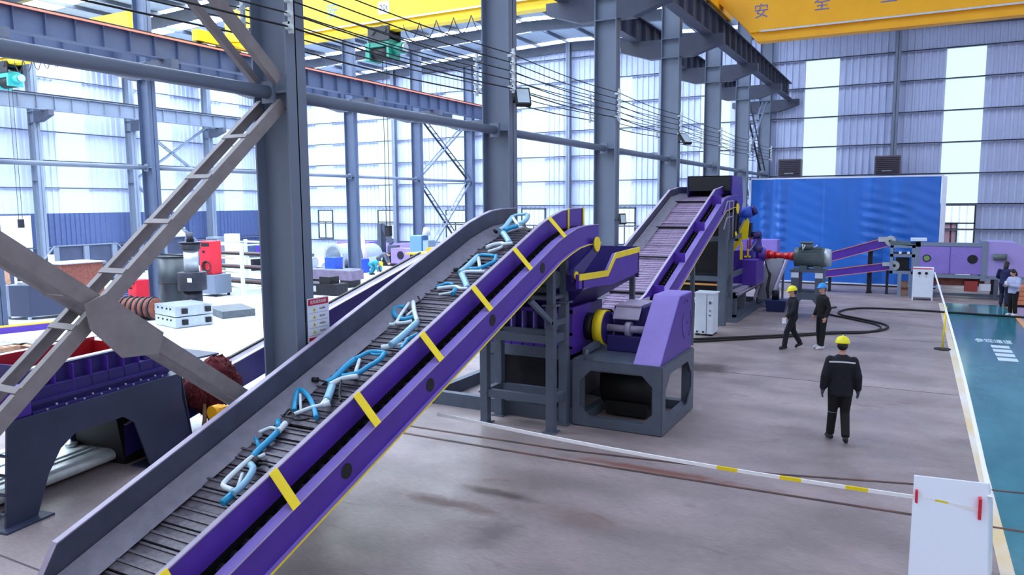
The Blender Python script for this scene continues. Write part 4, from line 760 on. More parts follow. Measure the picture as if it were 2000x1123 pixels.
part(G().box(X1+.02, X1+.22, 38.36, 38.5, 0, Z1), 'side_post', WHITE, sc_); part(G().box(X0, X1, 38.3, 38.36, .06, .12), 'bottom_rail', WHITE, sc_); part(G().box(X0, X1, 38.3, 38.5, 0, .05), 'sill', DARK, sc_)
# louvred coolers on the end wall
for x0, lab in ((-6.65, 'dark louvred air cooler above the left part of the blue screen'), (-1.92, 'dark louvred air cooler above the middle of the blue screen')):
    t = thing('air_cooler', lab, 'air cooler', (x0, 43.2, 5.2))
    dy = -.45 if x0 > -3 else 0
    part(G().box(x0, x0+1.18, 42.95+dy, 43.64+dy, 5.25, 6.2), 'cabinet', mat('cooler_brown', (92, 84, 100), .6), t, bevel=.03)
    l0 = part(G().box(x0+.06, x0+1.12, 42.91+dy, 42.95+dy, 5.32, 5.35), 'louvre', DARK, t); repeat(l0, [(0, 0, .095*i) for i in range(1, 9)], t)
    part(G().box(x0+.35, x0+.8, 42.88+dy, 42.92+dy, 5.42, 5.45), 'trim_bar', ALU, t)
# far machine
fm = thing('sorting_machine', 'lilac sorting machine with two round ports in a grey frame on legs', 'machine', (1.6, 35.4, 0))
ya, yb = 34.9, 36.6
part(G().box(.15, 2.5, ya+.05, yb, .98, 2.15), 'body', LILAC, fm)
part(G().box(.1, .28, ya, yb, .9, 2.25).box(2.42, 2.62, ya-.03, yb, .75, 2.32).box(.1, 2.6, ya, ya+.1, 2.1, 2.25).box(.1, 4.6, ya, ya+.1, .82, .96), 'frame', mat('frame_blue_grey', (120, 136, 160), .5), fm)
part(G().box(.28, 2.42, ya-.01, ya+.05, 1.0, 2.08), 'front_panel', LILAC, fm); part(G().box(1.33, 1.35, ya-.02, ya+.02, 1.0, 2.08), 'panel_joint', PURPLE, fm)
for x, m in ((.52, mat('port_green', (120, 150, 90), .2)), (2.12, DARK)):
    part(G().cyl((x, ya-.03, 1.6), (x, ya+.02, 1.6), .15 if x < 1 else .18, n=20), 'port_ring', DARK, fm); part(G().cyl((x, ya-.035, 1.6), (x, ya-.02, 1.6), .11, n=20), 'port_glass', m, fm)
part(G().py([(2.62, .96), (4.6, .96), (4.6, 1.2), (3.9, 2.05), (3.55, 2.28), (2.62, 2.32)], ya, yb), 'hood', mat('pale_lilac', (168, 156, 224), .45), fm)
part(G().cyl((2.8, ya-.12, 1.72), (3.25, ya-.12, 1.72), .13, n=16), 'side_motor', MOTOR, fm)
for x in (.2, 2.9, 4.3): part(G().box(x, x+.14, ya+.02, ya+.16, 0, .85).box(x, x+.14, yb-.16, yb, 0, .85), 'leg', FRAME, fm)
part(G().box(.3, 4.4, ya+.1, ya+.2, .1, .2), 'cross_bar', FRAME, fm); part(G().box(.6, 2.6, ya+.3, yb-.3, .5, .85), 'under_tray', RUST, fm); part(G().box(1.9, 2.35, ya, ya+.3, .3, .72), 'red_box', mat('dull_red', (150, 56, 56), .6), fm); part(G().box(2.4, 2.8, ya+.1, ya+.2, .35, .62), 'white_box', WHITE, fm)
# left grey feeder frame of that machine
ff = thing('feeder_frame', 'grey box frame left of the lilac sorting machine', 'frame', (-.4, 35.3, 0))
g = G(); 
for z in (.92, 1.62, 2.0): g.box(-.82, .1, ya, ya+.1, z, z+.12).box(-.82, .1, yb-.3, yb-.2, z, z+.12)
for x in (-.82, -.02): g.box(x, x+.12, ya, ya+.12, .92, 2.1).box(x, x+.12, yb-.3, yb-.18, .92, 2.1)
for x in (-.5, -.1): g.box(x, x+.14, ya, ya+.14, 0, .92)
part(g, 'frame_bar', mat('frame_blue_grey', (120, 136, 160), .5), ff); part(G().box(-.6, -.1, ya+.3, ya+.9, 1.0, 1.55), 'dark_core', DARK, ff); part(G().box(-.5, -.4, ya-.05, ya, 1.75, 1.85).box(-.2, -.1, ya-.05, ya, 1.75, 1.85), 'bracket', WHITE, ff); part(G().py([(-.85, 2.3), (.3, 2.12), (.3, 2.05), (-.85, 2.15)], ya, yb), 'top_plate', MOTOR, ff); part(G().box(-.1, .5, ya+.2, yb, 2.28, 2.36), 'tray', WHITE, ff)
wc = thing('wooden_crate', 'small brown crate under the grey feeder frame', 'crate', (-.5, 35.6, 0)); part(G().box(-.42, -.12, 35.4, 35.8, 0, .55), 'box', WOOD, wc); part(G().box(-.44, -.1, 35.38, 35.4, .22, .3), 'batten', RUST, wc)
# white control cabinet with knobs
cb = thing('control_cabinet', 'white control cabinet with a red top stripe and two black dials', 'cabinet', (.35, 34, 0))
part(G().box(.05, .78, 33.7, 34.15, .12, 1.3), 'body', WHITE, cb, bevel=.01); part(G().box(.05, .72, 33.69, 33.7, 1.24, 1.28), 'red_stripe', REDP, cb)
for x in (.28, .52): part(G().cyl((x, 33.66, 1.08), (x, 33.7, 1.08), .055), 'dial', BLACK, cb); part(G().box(x-.01, x+.01, 33.69, 33.7, .92, .96), 'mark', MOTOR, cb)
part(G().box(.05, .1, 33.7, 34.15, 0, .12).box(.73, .78, 33.7, 34.15, 0, .12), 'foot', WHITE, cb)
# white cabinet at the tower
wb = thing('electric_cabinet', 'plain white electric cabinet standing right of the crusher', 'cabinet', (-5.35, 22.2, 0))
part(G().box(-5.62, -5.28, 21.95, 22.6, .06, 1.25), 'body', WHITE, wb, bevel=.01); part(G().box(-5.26, -5.08, 21.95, 22.6, .06, 1.25), 'side_bay', WHITE, wb, bevel=.01)
part(G().box(-5.66, -5.04, 21.93, 22.62, 1.25, 1.28), 'lid', WHITE, wb); part(G().cyl((-5.54, 21.93, .12), (-5.54, 21.96, .12), .03).cyl((-5.36, 21.93, .12), (-5.36, 21.96, .12), .03), 'vent', BLACK, wb)
part(G().cyl((-5.17, 21.93, 1.0), (-5.17, 21.95, 1.0), .04, n=10).box(-5.2, -5.14, 21.94, 21.95, .6, .64).box(-5.19, -5.15, 21.94, 21.95, .74, .78), 'marking', MOTOR, wb); part(G().box(-5.6, -5.5, 22, 22.1, 0, .06).box(-5.2, -5.1, 22, 22.1, 0, .06).box(-5.6, -5.1, 22.5, 22.55, 0, .06), 'foot', DARK, wb)
# cable on the floor
cab = [(-5.6, 20.95), (-4.88, 21.5), (-3.9, 22.3), (-2.85, 23.2), (-2.08, 23.94), (-1.0, 24.66), (-.58, 25.58), (-.72, 26.38), (-1.43, 27.2), (-2.0, 27.8), (-2.2, 28.6), (-1.9, 29.6), (-1.27, 30.1), (0, 30.25), (1.17, 30.14), (3.4, 29.9), (5.5, 29.6)]
def cat(P, k=6):
    P = [Vector(p) for p in P]; Q = []
    for i in range(len(P)-1):
        a, b, c, d = P[max(i-1, 0)], P[i], P[i+1], P[min(i+2, len(P)-1)]
        for j in range(k): u = j/k; Q.append(.5*((2*b)+(c-a)*u+(2*a-5*b+4*c-d)*u*u+(3*b-a-3*c+d)*u**3))
    return Q+[P[-1]]
single(G().tube(cat([(x, y, .04) for x, y in cab]), .035, 6), 'power_cable', BLACK, (-2, 25, 0), 'long black cable looping from the crusher past the workers to the right edge', 'cable')
single(G().tube(cat([(x+.12-.05*i, y-.35+.03*i, .035) for i, (x, y) in enumerate(cab[:10])]+[(-2.6, 28.3, .035), (-2.7, 29.2, .035), (-2.4, 29.9, .035)]), .03, 6), 'power_cable', BLACK, (-2.2, 24.7, 0), 'second black cable curling just inside the long one', 'cable')

# ---------------------------------------------------------------- barrier tape, board, stand
bd = thing('notice_board', 'blank white notice board with red clips at the lower right corner', 'board', (.5, 8.8, 0))
part(G().prism([(.12, 8.62, 0), (.84, 8.72, 0), (.82, 9.08, .97), (.13, 9.0, .97)], (0, .03, 0)), 'panel', mat('board_white', (232, 240, 255), .35), bd); part(G().prism([(.84, 8.74, 0), (.9, 9.15, 0), (.87, 9.2, .75), (.82, 9.1, .97)], (.015, 0, 0)), 'side_panel', WHITE, bd)
part(G().bar((.16, 8.985, .78), (.2, 8.985, .62) if False else (.165, 8.91, .77), .02, .012).box(.15, .175, 8.9, 8.99, .66, .84), 'red_clip', REDP, bd); part(G().box(.735, .765, 8.93, 9.03, .62, .84), 'red_clip', REDP, bd)
part(G().prism([(.14, 8.955, .82), (.82, 9.03, .82), (.82, 9.03, .81), (.14, 8.955, .81)], (0, -.004, 0)).prism([(.17, 8.93, .8), (.8, 9.0, .8), (.8, 8.78, .1), (.17, 8.7, .1)], (0, .001, 0)) if False else G().prism([(.15, 8.9, .68), (.8, 8.98, .68), (.8, 8.98, .672), (.15, 8.9, .672)], (0, -.006, 0)), 'seam', EDGE, bd)
TAPEW = mat('tape_white', (252, 252, 255), .4)
tp = thing('barrier_tape', 'white and yellow barrier tape from the near conveyor to the notice board', 'tape', (-2.5, 8.5, 1))
A = Vector((-5.25, 7.75, 1.28)); B = Vector((.14, 8.93, .755)); n = 24
for i in range(n):
    a = A.lerp(B, i/n); b = A.lerp(B, (i+1)/n); sg = lambda f: -.06*math.sin(math.pi*f)
    a.z += sg(i/n); b.z += sg((i+1)/n); part(G().bar(a, b, .02, .04), 'tape_length', YEL if (i % 3 == 0 and i > 12) else TAPEW, tp)
part(G().bar((.17, 8.93, .75), (.34, 8.94, .74), .002, .04).bar((.46, 8.95, .73), (.75, 8.96, .71), .002, .04), 'tape_length', TAPEW, tp); part(G().bar((.34, 8.94, .74), (.46, 8.95, .73), .002, .045), 'tape_length', YEL, tp)
tp2 = thing('barrier_tape', 'white barrier tape running from the notice board back along the green aisle', 'tape', (.9, 20, 1))
pts = [Vector((.84, 9.0, .86)), Vector((.88, 15, .93)), Vector((.84, 22.7, 1.1)), Vector((.8, 33.6, 1.15))]
pp = cat(pts, 8)
for a, b in zip(pp, pp[1:]): part(G().bar(a, b, .05, .003, up=(0, 0, 1)), 'tape_length', TAPEW, tp2)
st = thing('barrier_post', 'thin yellow barrier post on a round black base at the aisle edge', 'post', (.82, 22.7, 0)); part(G().cyl((.82, 22.7, .02), (.86, 22.8, 1.15), .022, n=8), 'pole', YEL, st); part(G().cyl((.82, 22.7, 0), (.82, 22.7, .025), .2, n=20), 'base', BLACK, st)
# safety sign on the signed column
sg = thing('safety_sign', 'red and white safety sign with four warning rows on the nearest column', 'sign', (-7.16, 7.72, 2.38))
MS = TM((-7.155, 7.72, 2.38), (0, 1, 0), (0, 0, 1))
W_, H_ = .42, .6
def sgn(x0, x1, z0, z1, d, name, m): return part(G().box(-7.18+.012, -7.18+.012+d, 7.72+x0, 7.72+x1, 2.38+z0, 2.38+z1), name, m, sg)
sgn(-W_/2, W_/2, -H_/2, H_/2, .008, 'plate', WHITE); sgn(-W_/2+.015, W_/2-.015, H_/2-.1, H_/2-.015, .0095, 'red_header', mat('sign_red', (196, 20, 56), .5)); sgn(-W_/2+.015, W_/2-.015, -H_/2+.015, -H_/2+.06, .0095, 'red_footer', mat('sign_red', (196, 20, 56), .5))
text('危险源告知牌', .052, TM((-7.157, 7.72, 2.38+H_/2-.058), (0, 1, 0), (0, 0, 1)), WHITE, 'header_text', sg, depth=.001)
SIGNY = mat('sign_yellow', (226, 222, 120), .5)
for k, s_ in enumerate(('当心触电', '当心伤手', '注意安全', '当心夹手')):
    zc = 2.38+.145-k*.103
    part(G().px([(7.72-.12, zc-.03), (7.72-.05, zc-.03), (7.72-.085, zc+.035)], -7.162, -7.157), 'warning_triangle', SIGNY, sg); part(G().cyl((-7.157, 7.72-.085, zc-.008), (-7.156, 7.72-.085, zc-.008), .01, n=6), 'symbol', BLACK, sg)
    text(s_, .03, TM((-7.157, 7.72+.075, zc), (0, 1, 0), (0, 0, 1)), mat('sign_ink', (90, 60, 80), .6), 'row_text', sg, depth=.0008); sgn(-.19, .19, zc-2.38-.052, zc-2.38-.048, .0092, 'rule', MOTOR)
# ---------------------------------------------------------------- shredder on the dark table at the left
A_ = math.radians(9.5)
ST = Matrix.Translation((-9.62, 4.8, 0)) @ Matrix.Rotation(A_, 4, 'Z')      # local: x = toward hall bay (away = -x), y = along the table
def sp(g, name, m, parent, **k): g.xf(ST); return part(g, name, m, parent, **k)
TBL = mat('table_slate', (54, 62, 88), .45, noise=.15, scale=2)
sd = thing('shredder', 'deep violet shredder with a red-lined throat on a dark splayed-leg table at the left', 'shredder', tuple(ST @ Vector((-.8, 1.5, 0))))
side = [(0, 0), (.42, 0), (.62, .5), (.82, .78), (1.05, .92), (1.85, .92), (2.05, .78), (2.25, .3), (2.35, .02), (3.25, .02), (3.0, .5), (2.98, 1.28), (.1, 1.28), (.1, .8)]
for x in (0, -1.45):
    # side plate split into convex pieces around the arch
    g = G(); 
    for poly in ([(0, 0), (.42, 0), (.62, .5), (.82, .78), (.82, 1.28), (.12, 1.28)], [(.82, .78), (1.05, .92), (1.05, 1.28), (.82, 1.28)], [(1.05, .92), (1.85, .92), (1.85, 1.28), (1.05, 1.28)], [(1.85, .92), (2.05, .78), (2.05, 1.28), (1.85, 1.28)], [(2.05, .78), (2.3, .02), (3.2, .02), (3.0, .9), (3.0, 1.28), (2.05, 1.28)]): g.px(poly, x-.03, x)
    sp(g, 'side_plate', TBL, sd)
sp(G().box(-1.48, 0, .1, 3.05, 1.28, 1.31), 'table_top', TBL, sd)
for y0, y1, s_ in ((0.0, .12, 1), (3.2, 3.0, 1)):
    sp(G()._a([(-1.45, y0, 0), (0, y0, 0), (0, y1, 1.28), (-1.45, y1, 1.28), (-1.45, y0+.02, 0), (0, y0+.02, 0), (0, y1+.02, 1.28), (-1.45, y1+.02, 1.28)], [(0,1,2,3), (7,6,5,4), (0,4,5,1), (1,5,6,2), (2,6,7,3), (3,7,4,0)]), 'end_plate', TBL, sd) if y0 else None
g = G()
for z in (.18, .42, .66, .9): g.box(-.32, 0, -.0+z*.09-.03, .02+z*.09+.0, z, z+.02)
g.box(-.34, -.32, -.02, .1, 0, 1.25); sp(g, 'ladder_web', TBL, sd)
sp(G().box(-.55, .14, -.1, .55, 0, .025).box(-.35, .14, 2.25, 3.3, 0, .025), 'foot_plate', TBL, sd)
sp(G().px([(2.3, 0), (3.0, 0), (2.9, .95), (2.15, .95)], -1.4, -.5), 'chute_box', BLACK, sd)
rimz = 1.86
sp(G().box(-1.2, -.12, .5, 2.75, 1.31, 1.62), 'lower_chamber', DEEP, sd, bevel=.01)
for x in (-1.0, -.22): sp(G().box(x-.03, x, .75, 2.35, 1.6, rimz), 'throat_wall', DEEP, sd)
for y in (.75, 2.32): sp(G().box(-1.03, -.22, y, y+.03, 1.6, rimz), 'throat_wall', DEEP, sd)
sp(G().box(-1.0, -.97, .78, 2.32, 1.45, rimz+.1).box(-1.0, -.25, 2.28, 2.31, 1.5, rimz+.05).box(-.97, -.25, .78, 2.3, 1.5, 1.52), 'red_liner', REDIN, sd)
sp(G().box(-.27, -.17, .6, 2.45, rimz, rimz+.02).box(-1.1, -.17, 2.33, 2.45, rimz, rimz+.02), 'pale_rim', WHITE, sd); sp(G().box(-1.1, -.98, .6, 2.45, rimz+.08, rimz+.1), 'pale_rim', WHITE, sd)
r0_ = sp(G().box(-.2, -.12, .62, .64, 1.45, rimz-.03), 'rib', PURPLE, sd)
for i in range(1, 8): c = r0_.copy(); COL.objects.link(c); c.parent = sd; c.location = ST.to_3x3() @ Vector((0, i*.28, 0))
sp(G().box(-.14, -.07, .5, 2.75, 1.42, 1.46).box(-.14, -.04, .5, 2.75, 1.31, 1.35), 'flange_strip', DEEP, sd)
sp(G().box(-1.0, -.15, 2.45, 2.95, 1.31, 1.72), 'gear_case', DEEP, sd, bevel=.04); sp(G().cyl((-.9, 2.95, 1.55), (-.9, 3.3, 1.55), .2, n=18), 'blue_motor', BLUEP, sd)
b0 = sp(G().cyl((-.05, .7, 1.335), (-.03, .7, 1.335), .014, n=6), 'bolt', ALU, sd)
for i in range(1, 15): c = b0.copy(); COL.objects.link(c); c.parent = sd; c.location = ST.to_3x3() @ Vector((0, i*.14, .035*(i % 2)))
sp(G().cyl((-.35, .1, 1.62), (-.35, .25, 1.62), .18, n=22), 'yellow_end_cap', mat('cap_amber', (242, 172, 20), .45), sd); sp(G().cyl((-.35, -.25, 1.58), (-.35, .1, 1.58), .13, n=18), 'end_motor', MOTOR, sd)
sp(G().box(-.7, -.05, .2, .5, 1.31, 1.7), 'bearing_block', PURPLE, sd, bevel=.02)
t = text('CRTINY', .2, ST @ TM((.004, 1.15, 1.1), (0, 1, 0), (0, 0, 1)), mat('stencil_dark', (34, 38, 52), .6), 'stencil', None); bpy.data.objects.remove(t)
# machined plate under the table
pl = thing('machined_plate', 'bright ribbed machined steel plate lying under the shredder table', 'plate', (-10.9, 6.3, 0))
def lp(g, n, m, **k): g.xf(ST); return part(g, n, m, pl, **k)
lp(G().px([(0.35, .05), (3.6, .05), (3.6, .24), (0.35, .24)], -2.3, -.75).cyl((-.75, .35, .145), (-.75, 3.6, .145), .095, n=14), 'slab', mat('bright_plate', (226, 236, 238), .35, .3, noise=.1, scale=7))
for x in (-.95, -1.1, -1.6, -2.1): lp(G().box(x, x+.02, .35, 3.6, .24, .262), 'ridge', GALV)
lp(G().cyl((-1.35, 1.5, .24), (-1.35, 1.5, .27), .22, n=28).cyl((-1.35, 1.5, .27), (-1.35, 1.5, .29), .15, n=28).cyl((-1.4, 2.15, .24), (-1.4, 2.15, .3), .09, n=16), 'boss_ring', GALV)
lp(G().box(-2.2, -.8, .5, .7, 0, .05).box(-2.2, -.8, 3.2, 3.4, 0, .05), 'skid', BLACK)
# red cloth bundle
rb = thing('red_bundle', 'shaggy dark red cloth bundle with a hanging cord beside the shredder', 'cloth bundle', (-10.4, 8.5, .4))
g = G(); random.seed(11)
for c, r in (((-10.35, 8.28, .92), (.26, .3, .34)), ((-10.5, 8.75, 1.0), (.28, .34, .36)), ((-10.3, 8.45, .7), (.2, .25, .3)), ((-10.4, 8.95, .85), (.2, .2, .22))):
    g.ell(c, r, 26, 18)
g.v = [(x+random.gauss(0, .018), y+random.gauss(0, .018), z+random.gauss(0, .018)) for x, y, z in g.v]
REDC = mat('red_plush', (92, 22, 30), .95, noise=.45, scale=26, bump=.8); part(g, 'bundle', REDC, rb)
g = G()
for i in range(420):
    c, r = random.choice((((-10.35, 8.28, .92), .3), ((-10.5, 8.75, 1.0), .33), ((-10.3, 8.45, .7), .24))); d = Vector((random.gauss(0, 1), random.gauss(0, 1), random.gauss(0, 1))).normalized(); p = Vector(c)+d*r*.96
    g.tube([p, p+d*.03+Vector((0, 0, -.02)), p+d*.05+Vector((0, 0, -.05))], [.012, .009, .003], 4)
part(g, 'shag', REDC, rb, kind='stuff'); part(G().tube([(-10.15, 8.2, .7), (-10.1, 8.15, .45), (-10.13, 8.1, .2), (-10.1, 8.08, .03)], [.025, .035, .03, .02], 8), 'cord', mat('cord_brown', (140, 104, 70), .8), rb)
yc = thing('gear_unit', 'violet gear unit with a yellow cap half hidden by the near conveyor', 'gear unit', (-9.7, 8.3, 0)); part(G().box(-9.95, -9.35, 8.15, 9.0, 0, .55), 'case', DEEP, yc, bevel=.03); part(G().cyl((-9.8, 8.05, .62), (-9.8, 8.2, .62), .12, n=18).box(-9.9, -9.7, 8.1, 8.3, .5, .7), 'yellow_cap', mat('cap_amber', (242, 172, 20), .45), yc)
# dark machine and table behind the shredder
t = thing('work_table', 'small grey steel table with a yellow edge behind the shredder', 'table', (-13.2, 10.2, 0))
part(G().box(-13.9, -12.6, 9.8, 10.6, .86, .9), 'top', STEELD, t); part(G().box(-13.9, -12.6, 9.77, 9.8, .86, .92), 'yellow_edge', YEL, t)
for x in (-13.85, -12.68):
    for y in (9.85, 10.5): part(G().box(x, x+.06, y, y+.06, 0, .86), 'leg', DARK, t)
t = thing('hose_reel', 'dark round hose reel on the floor behind the shredder', 'reel', (-15.0, 10.8, 0)); part(G().cyl((-15.3, 10.8, .36), (-14.8, 10.8, .36), .36, n=22), 'reel', STEELD, t); part(G().cyl((-14.8, 10.8, .36), (-14.74, 10.8, .36), .16, n=16), 'hub', BLUEP, t); part(G().box(-15.4, -14.7, 10.5, 11.1, 0, .08), 'base', DARK, t)

# ---------------------------------------------------------------- workshop things in the middle and left bays
def press(name, label, x, y, s, rot=0):
    t = thing(name, label, 'press', (x, y, 0)); D = mat('press_iron', (52, 54, 66), .45, .3, noise=.2, scale=3)
    part(G().cyl((x, y, .0), (x, y, .12*s), .62*s, n=24), 'base', D, t); part(G().cyl((x, y, .12*s), (x, y, .8*s), .36*s, .34*s, n=24), 'pedestal', D, t)
    part(G().cyl((x, y, .8*s), (x, y, 1.5*s), .52*s, n=26), 'cylinder', D, t, bevel=.02); part(G().cyl((x, y, 1.5*s), (x, y, 2.35*s), .27*s, n=22), 'ram', ALU, t)
    part(G().cyl((x, y, 2.35*s), (x, y, 2.6*s), .36*s, n=22).cyl((x, y, 2.6*s), (x, y, 2.64*s), .42*s, n=22), 'head', D, t); part(G().cyl((x, y, 2.64*s), (x, y, 3.0*s), .15*s, .1*s, n=14), 'motor', D, t)
    part(G().box(x+.3*s, x+.5*s, y-.46*s, y-.42*s, 1.15*s, 1.3*s), 'label_plate', WHITE, t); return t
press('hydraulic_press', 'round dark hydraulic press with a bright ram behind the steel blocks', -23.7, 18.9, .98)
press('hydraulic_press', 'tall dark hydraulic press half hidden by the signed column', -23.0, 22.6, 1.15)
t = thing('oil_tank', 'tall dark oil drum tank left of the round press', 'tank', (-25.35, 19.4, 0)); part(G().cyl((-25.35, 19.4, 0), (-25.35, 19.4, 2.0), .58, n=26), 'tank', mat('tank_grey_green', (44, 54, 64), .4, noise=.15), t)
for z in (.95, 1.95): part(G().cyl((-25.35, 19.4, z), (-25.35, 19.4, z+.04), .6, n=26), 'hoop', DARK, t)
part(G().box(-25.9, -24.8, 19.3, 19.5, 2.0, 2.05), 'lid_bar', DARK, t)
def welder(x, y, z0, s, label):
    t = thing('welding_machine', label, 'welder', (x, y, z0)); part(G().box(x-.36*s, x+.3*s, y-.2, y+.35, z0, z0+1.25*s), 'case', REDP, t, bevel=.03)
    part(G().box(x-.2*s, x+.2*s, y-.22, y-.2, z0+1.05*s, z0+1.18*s), 'vent', BLACK, t); part(G().cyl((x-.1*s, y-.25, z0+.85*s), (x-.1*s, y-.2, z0+.85*s), .05*s), 'knob', BLACK, t)
    g = G()
    for k in range(4): g.tube([(x+.12*s+math.cos(a*.785)*(.16+.03*k)*s, y-.26-.02*k, z0+.3*s+math.sin(a*.785)*(.16+.02*k)*s) for a in range(9)], .018, 5)
    part(g, 'cable_coil', BLACK, t); return t
wt = thing('tool_cart', 'grey wheeled tool cart under the red welding machine', 'cart', (-26.8, 22.4, 0)); part(G().box(-27.5, -26.3, 22.1, 23.0, .12, .95), 'cabinet', STEEL, wt, bevel=.02)
for x in (-27.4, -26.4):
    for y in (22.2, 22.9): part(G().cyl((x-.03, y, .06), (x+.03, y, .06), .06), 'caster', BLACK, wt)
welder(-26.9, 22.4, .96, 1.15, 'large red welding machine standing on the grey wheeled cart')
welder(-25.5, 17.9, .25, .75, 'small red welding machine with cables left of the round press'); 
t = thing('cable_heap', 'tangled heap of pale cables beside the small red welder', 'cables', (-24.6, 17.4, 0)); g = G(); random.seed(5)
for k in range(9):
    c = (-24.8+random.uniform(-.5, .5), 17.4+random.uniform(-.2, .2)); r = random.uniform(.15, .32); g.tube([(c[0]+r*math.cos(a*.7), c[1]+r*math.sin(a*.7)*.6, .05+.05*k+.04*math.sin(a)) for a in range(9)], .025, 5)
part(g, 'cable', ALU, t)
part(G().box(-25.75, -25.25, 17.7, 18.1, 0, .24), 'floor_block', DARK, t)
# steel bar rack
t = thing('bar_rack', 'pale yellow-white steel bar rack behind the red welding machine', 'rack', (-27, 24, 0)); RK = mat('rack_cream', (214, 226, 196), .5)
for x, y in ((-28.6, 23.6), (-25.6, 23.0), (-28.2, 25.6), (-25.2, 25.0)): part(G().box(x-.06, x+.06, y-.06, y+.06, 0, 2.3), 'post', RK, t)
for z in (.35, 1.0, 1.6, 2.2):
    part(G().bar((-28.6, 23.6, z), (-25.6, 23.0, z), .08, .08).bar((-28.2, 25.6, z), (-25.2, 25.0, z), .08, .08), 'rail', RK, t)
    part(G().bar((-25.6, 23.0, z), (-25.2, 25.0, z), .06, .06).bar((-28.6, 23.6, z), (-28.2, 25.6, z), .06, .06), 'arm', RK, t)
random.seed(9)
for k in range(10):
    z = (.44, 1.09, 1.69)[k % 3]+.0; yo = 23.9+.12*k; single(G().bar((-29.0, yo+.1, z+.03), (-24.9, yo-.2, z+.03), .09, .09), 'steel_bar', (DARK, RUST, STEEL, STEELD)[k//3], (-27, yo, z), '%s steel bar on the %s arm of the pale bar rack' % (('black', 'rusty brown', 'pale grey', 'dark grey')[k//3], ('lowest', 'middle', 'top')[k % 3]), 'bar', 'steel bars on the pale rack')
# steel block stack
t = None
for k in range(2):
    t = thing('steel_block', ('lower' if k == 0 else 'upper')+' bright slotted steel block of the stack in front of the round press', 'block', (-21.2, 16.6, k*.36), 'bright steel blocks')
    z0 = .02+k*.36; part(G().pz([(-22.1, 16.1), (-20.7, 15.8), (-20.4, 17.0), (-21.8, 17.3)], z0, z0+.33), 'block', GALV, t)
    for yy in (16.0, 16.75): part(G().box(-20.72+(yy-15.8)*.25, -20.6+(yy-15.8)*.25, yy-.0, yy+.16, z0+.08, z0+.25), 'slot', BLACK, t)
    for xx in (-21.9, -21.6, -21.3, -21.05): part(G().box(xx, xx+.1, 16.1-(xx+22.1)*.214-.02, 16.1-(xx+22.1)*.214+.05, z0+.2, z0+.26), 'slot', DARK, t)
single(G().pz([(-22.6, 18.6), (-21.0, 17.9), (-20.6, 19.0), (-22.2, 19.8)], 0, .26), 'slab_block', mat('slab_grey', (92, 100, 106), .7, noise=.2), (-21.6, 18.8, 0), 'flat grey concrete slab behind the bright steel blocks', 'slab')
# wheeled tool box with lime saw
t = thing('tool_box', 'dark wheeled tool box with pale end panel near the left edge', 'cart', (-27.1, 15.2, 0))
part(G().box(-28.1, -27.6, 14.5, 15.4, .12, 1.2), 'end_panel', STEEL, t); part(G().pz([(-27.6, 14.5), (-26.9, 14.75), (-26.4, 16.1), (-27.5, 16.1)], .12, 1.2), 'body', mat('toolbox_slate', (58, 66, 92), .5), t)
for x, y in ((-27.9, 14.6), (-27.0, 14.8), (-26.55, 16.0)): part(G().cyl((x-.03, y, .06), (x+.03, y, .06), .06), 'caster', WHITE, t)
LIME = mat('lime_yellow', (214, 230, 60), .5)
t = thing('cutoff_saw', 'lime yellow cut-off saw lying on the dark wheeled tool box', 'saw', (-27.2, 15.2, 1.2)); part(G().box(-27.7, -26.9, 15.0, 15.3, 1.28, 1.5).ell((-27.3, 15.2, 1.5), (.35, .2, .2)), 'body', LIME, t, bevel=.03); part(G().bar((-27.7, 15.1, 1.85), (-26.9, 15.3, 1.7), .12, .1).bar((-27.7, 15.1, 2.0), (-26.9, 15.3, 1.85), .12, .06).box(-26.98, -26.9, 15.2, 15.4, 1.5, 1.9).box(-27.6, -27.5, 15.05, 15.15, 1.45, 1.95), 'arm', LIME, t); part(G().cyl((-27.4, 14.95, 1.45), (-27.4, 15.0, 1.45), .2, n=20), 'disc', BLACK, t); part(G().box(-27.8, -26.8, 14.9, 15.6, 1.2, 1.28), 'base', ALU, t)
single(G().bar((-27.95, 14.7, 1.2), (-28.3, 14.8, 2.0), .3, .03, up=(0, 1, 0)), 'cardboard_sheet', WOOD, (-28, 14.75, 1.2), 'brown cardboard sheet leaning above the dark tool box', 'sheet')
t = thing('floor_beam', 'long yellow-topped purple beam lying on the floor at the left edge', 'beam', (-25.5, 13, 0)); part(G().bar((-25.6, 10.6, .1), (-24.4, 14.4, .1), .3, .2), 'beam', PURPLE, t); part(G().bar((-25.6, 10.6, .21), (-24.4, 14.4, .21), .3, .03), 'yellow_top', mat('cap_amber', (242, 172, 20), .45), t); part(G().ell((-25.2, 11.9, .3), (.25, .3, .12)), 'blue_rag', BLUEP, t)
for k, (x, y) in enumerate(((-22.1, 11.4), (-21.6, 12.0))):
    t = thing('wood_pallet', 'bare wood pallet with metal plates on it near the left edge, '+('front' if k == 0 else 'rear')+' one', 'pallet', (x, y, 0))
    for i in range(6): part(G().box(x-.6, x+.6, y-.5+i*.19, y-.36+i*.19, .12, .145), 'deck_board', WOOD, t)
    for i in range(3): part(G().box(x-.6+i*.53, x-.48+i*.53, y-.5, y+.6, .02, .12), 'stringer', WOOD, t)
    part(G().box(x-.45, x+.3, y-.3, y+.1, .145, .17).pz([(x-.2, y), (x+.5, y+.1), (x+.45, y+.5), (x-.2, y+.45)], .17, .19), 'loose_plate', ALU, t)
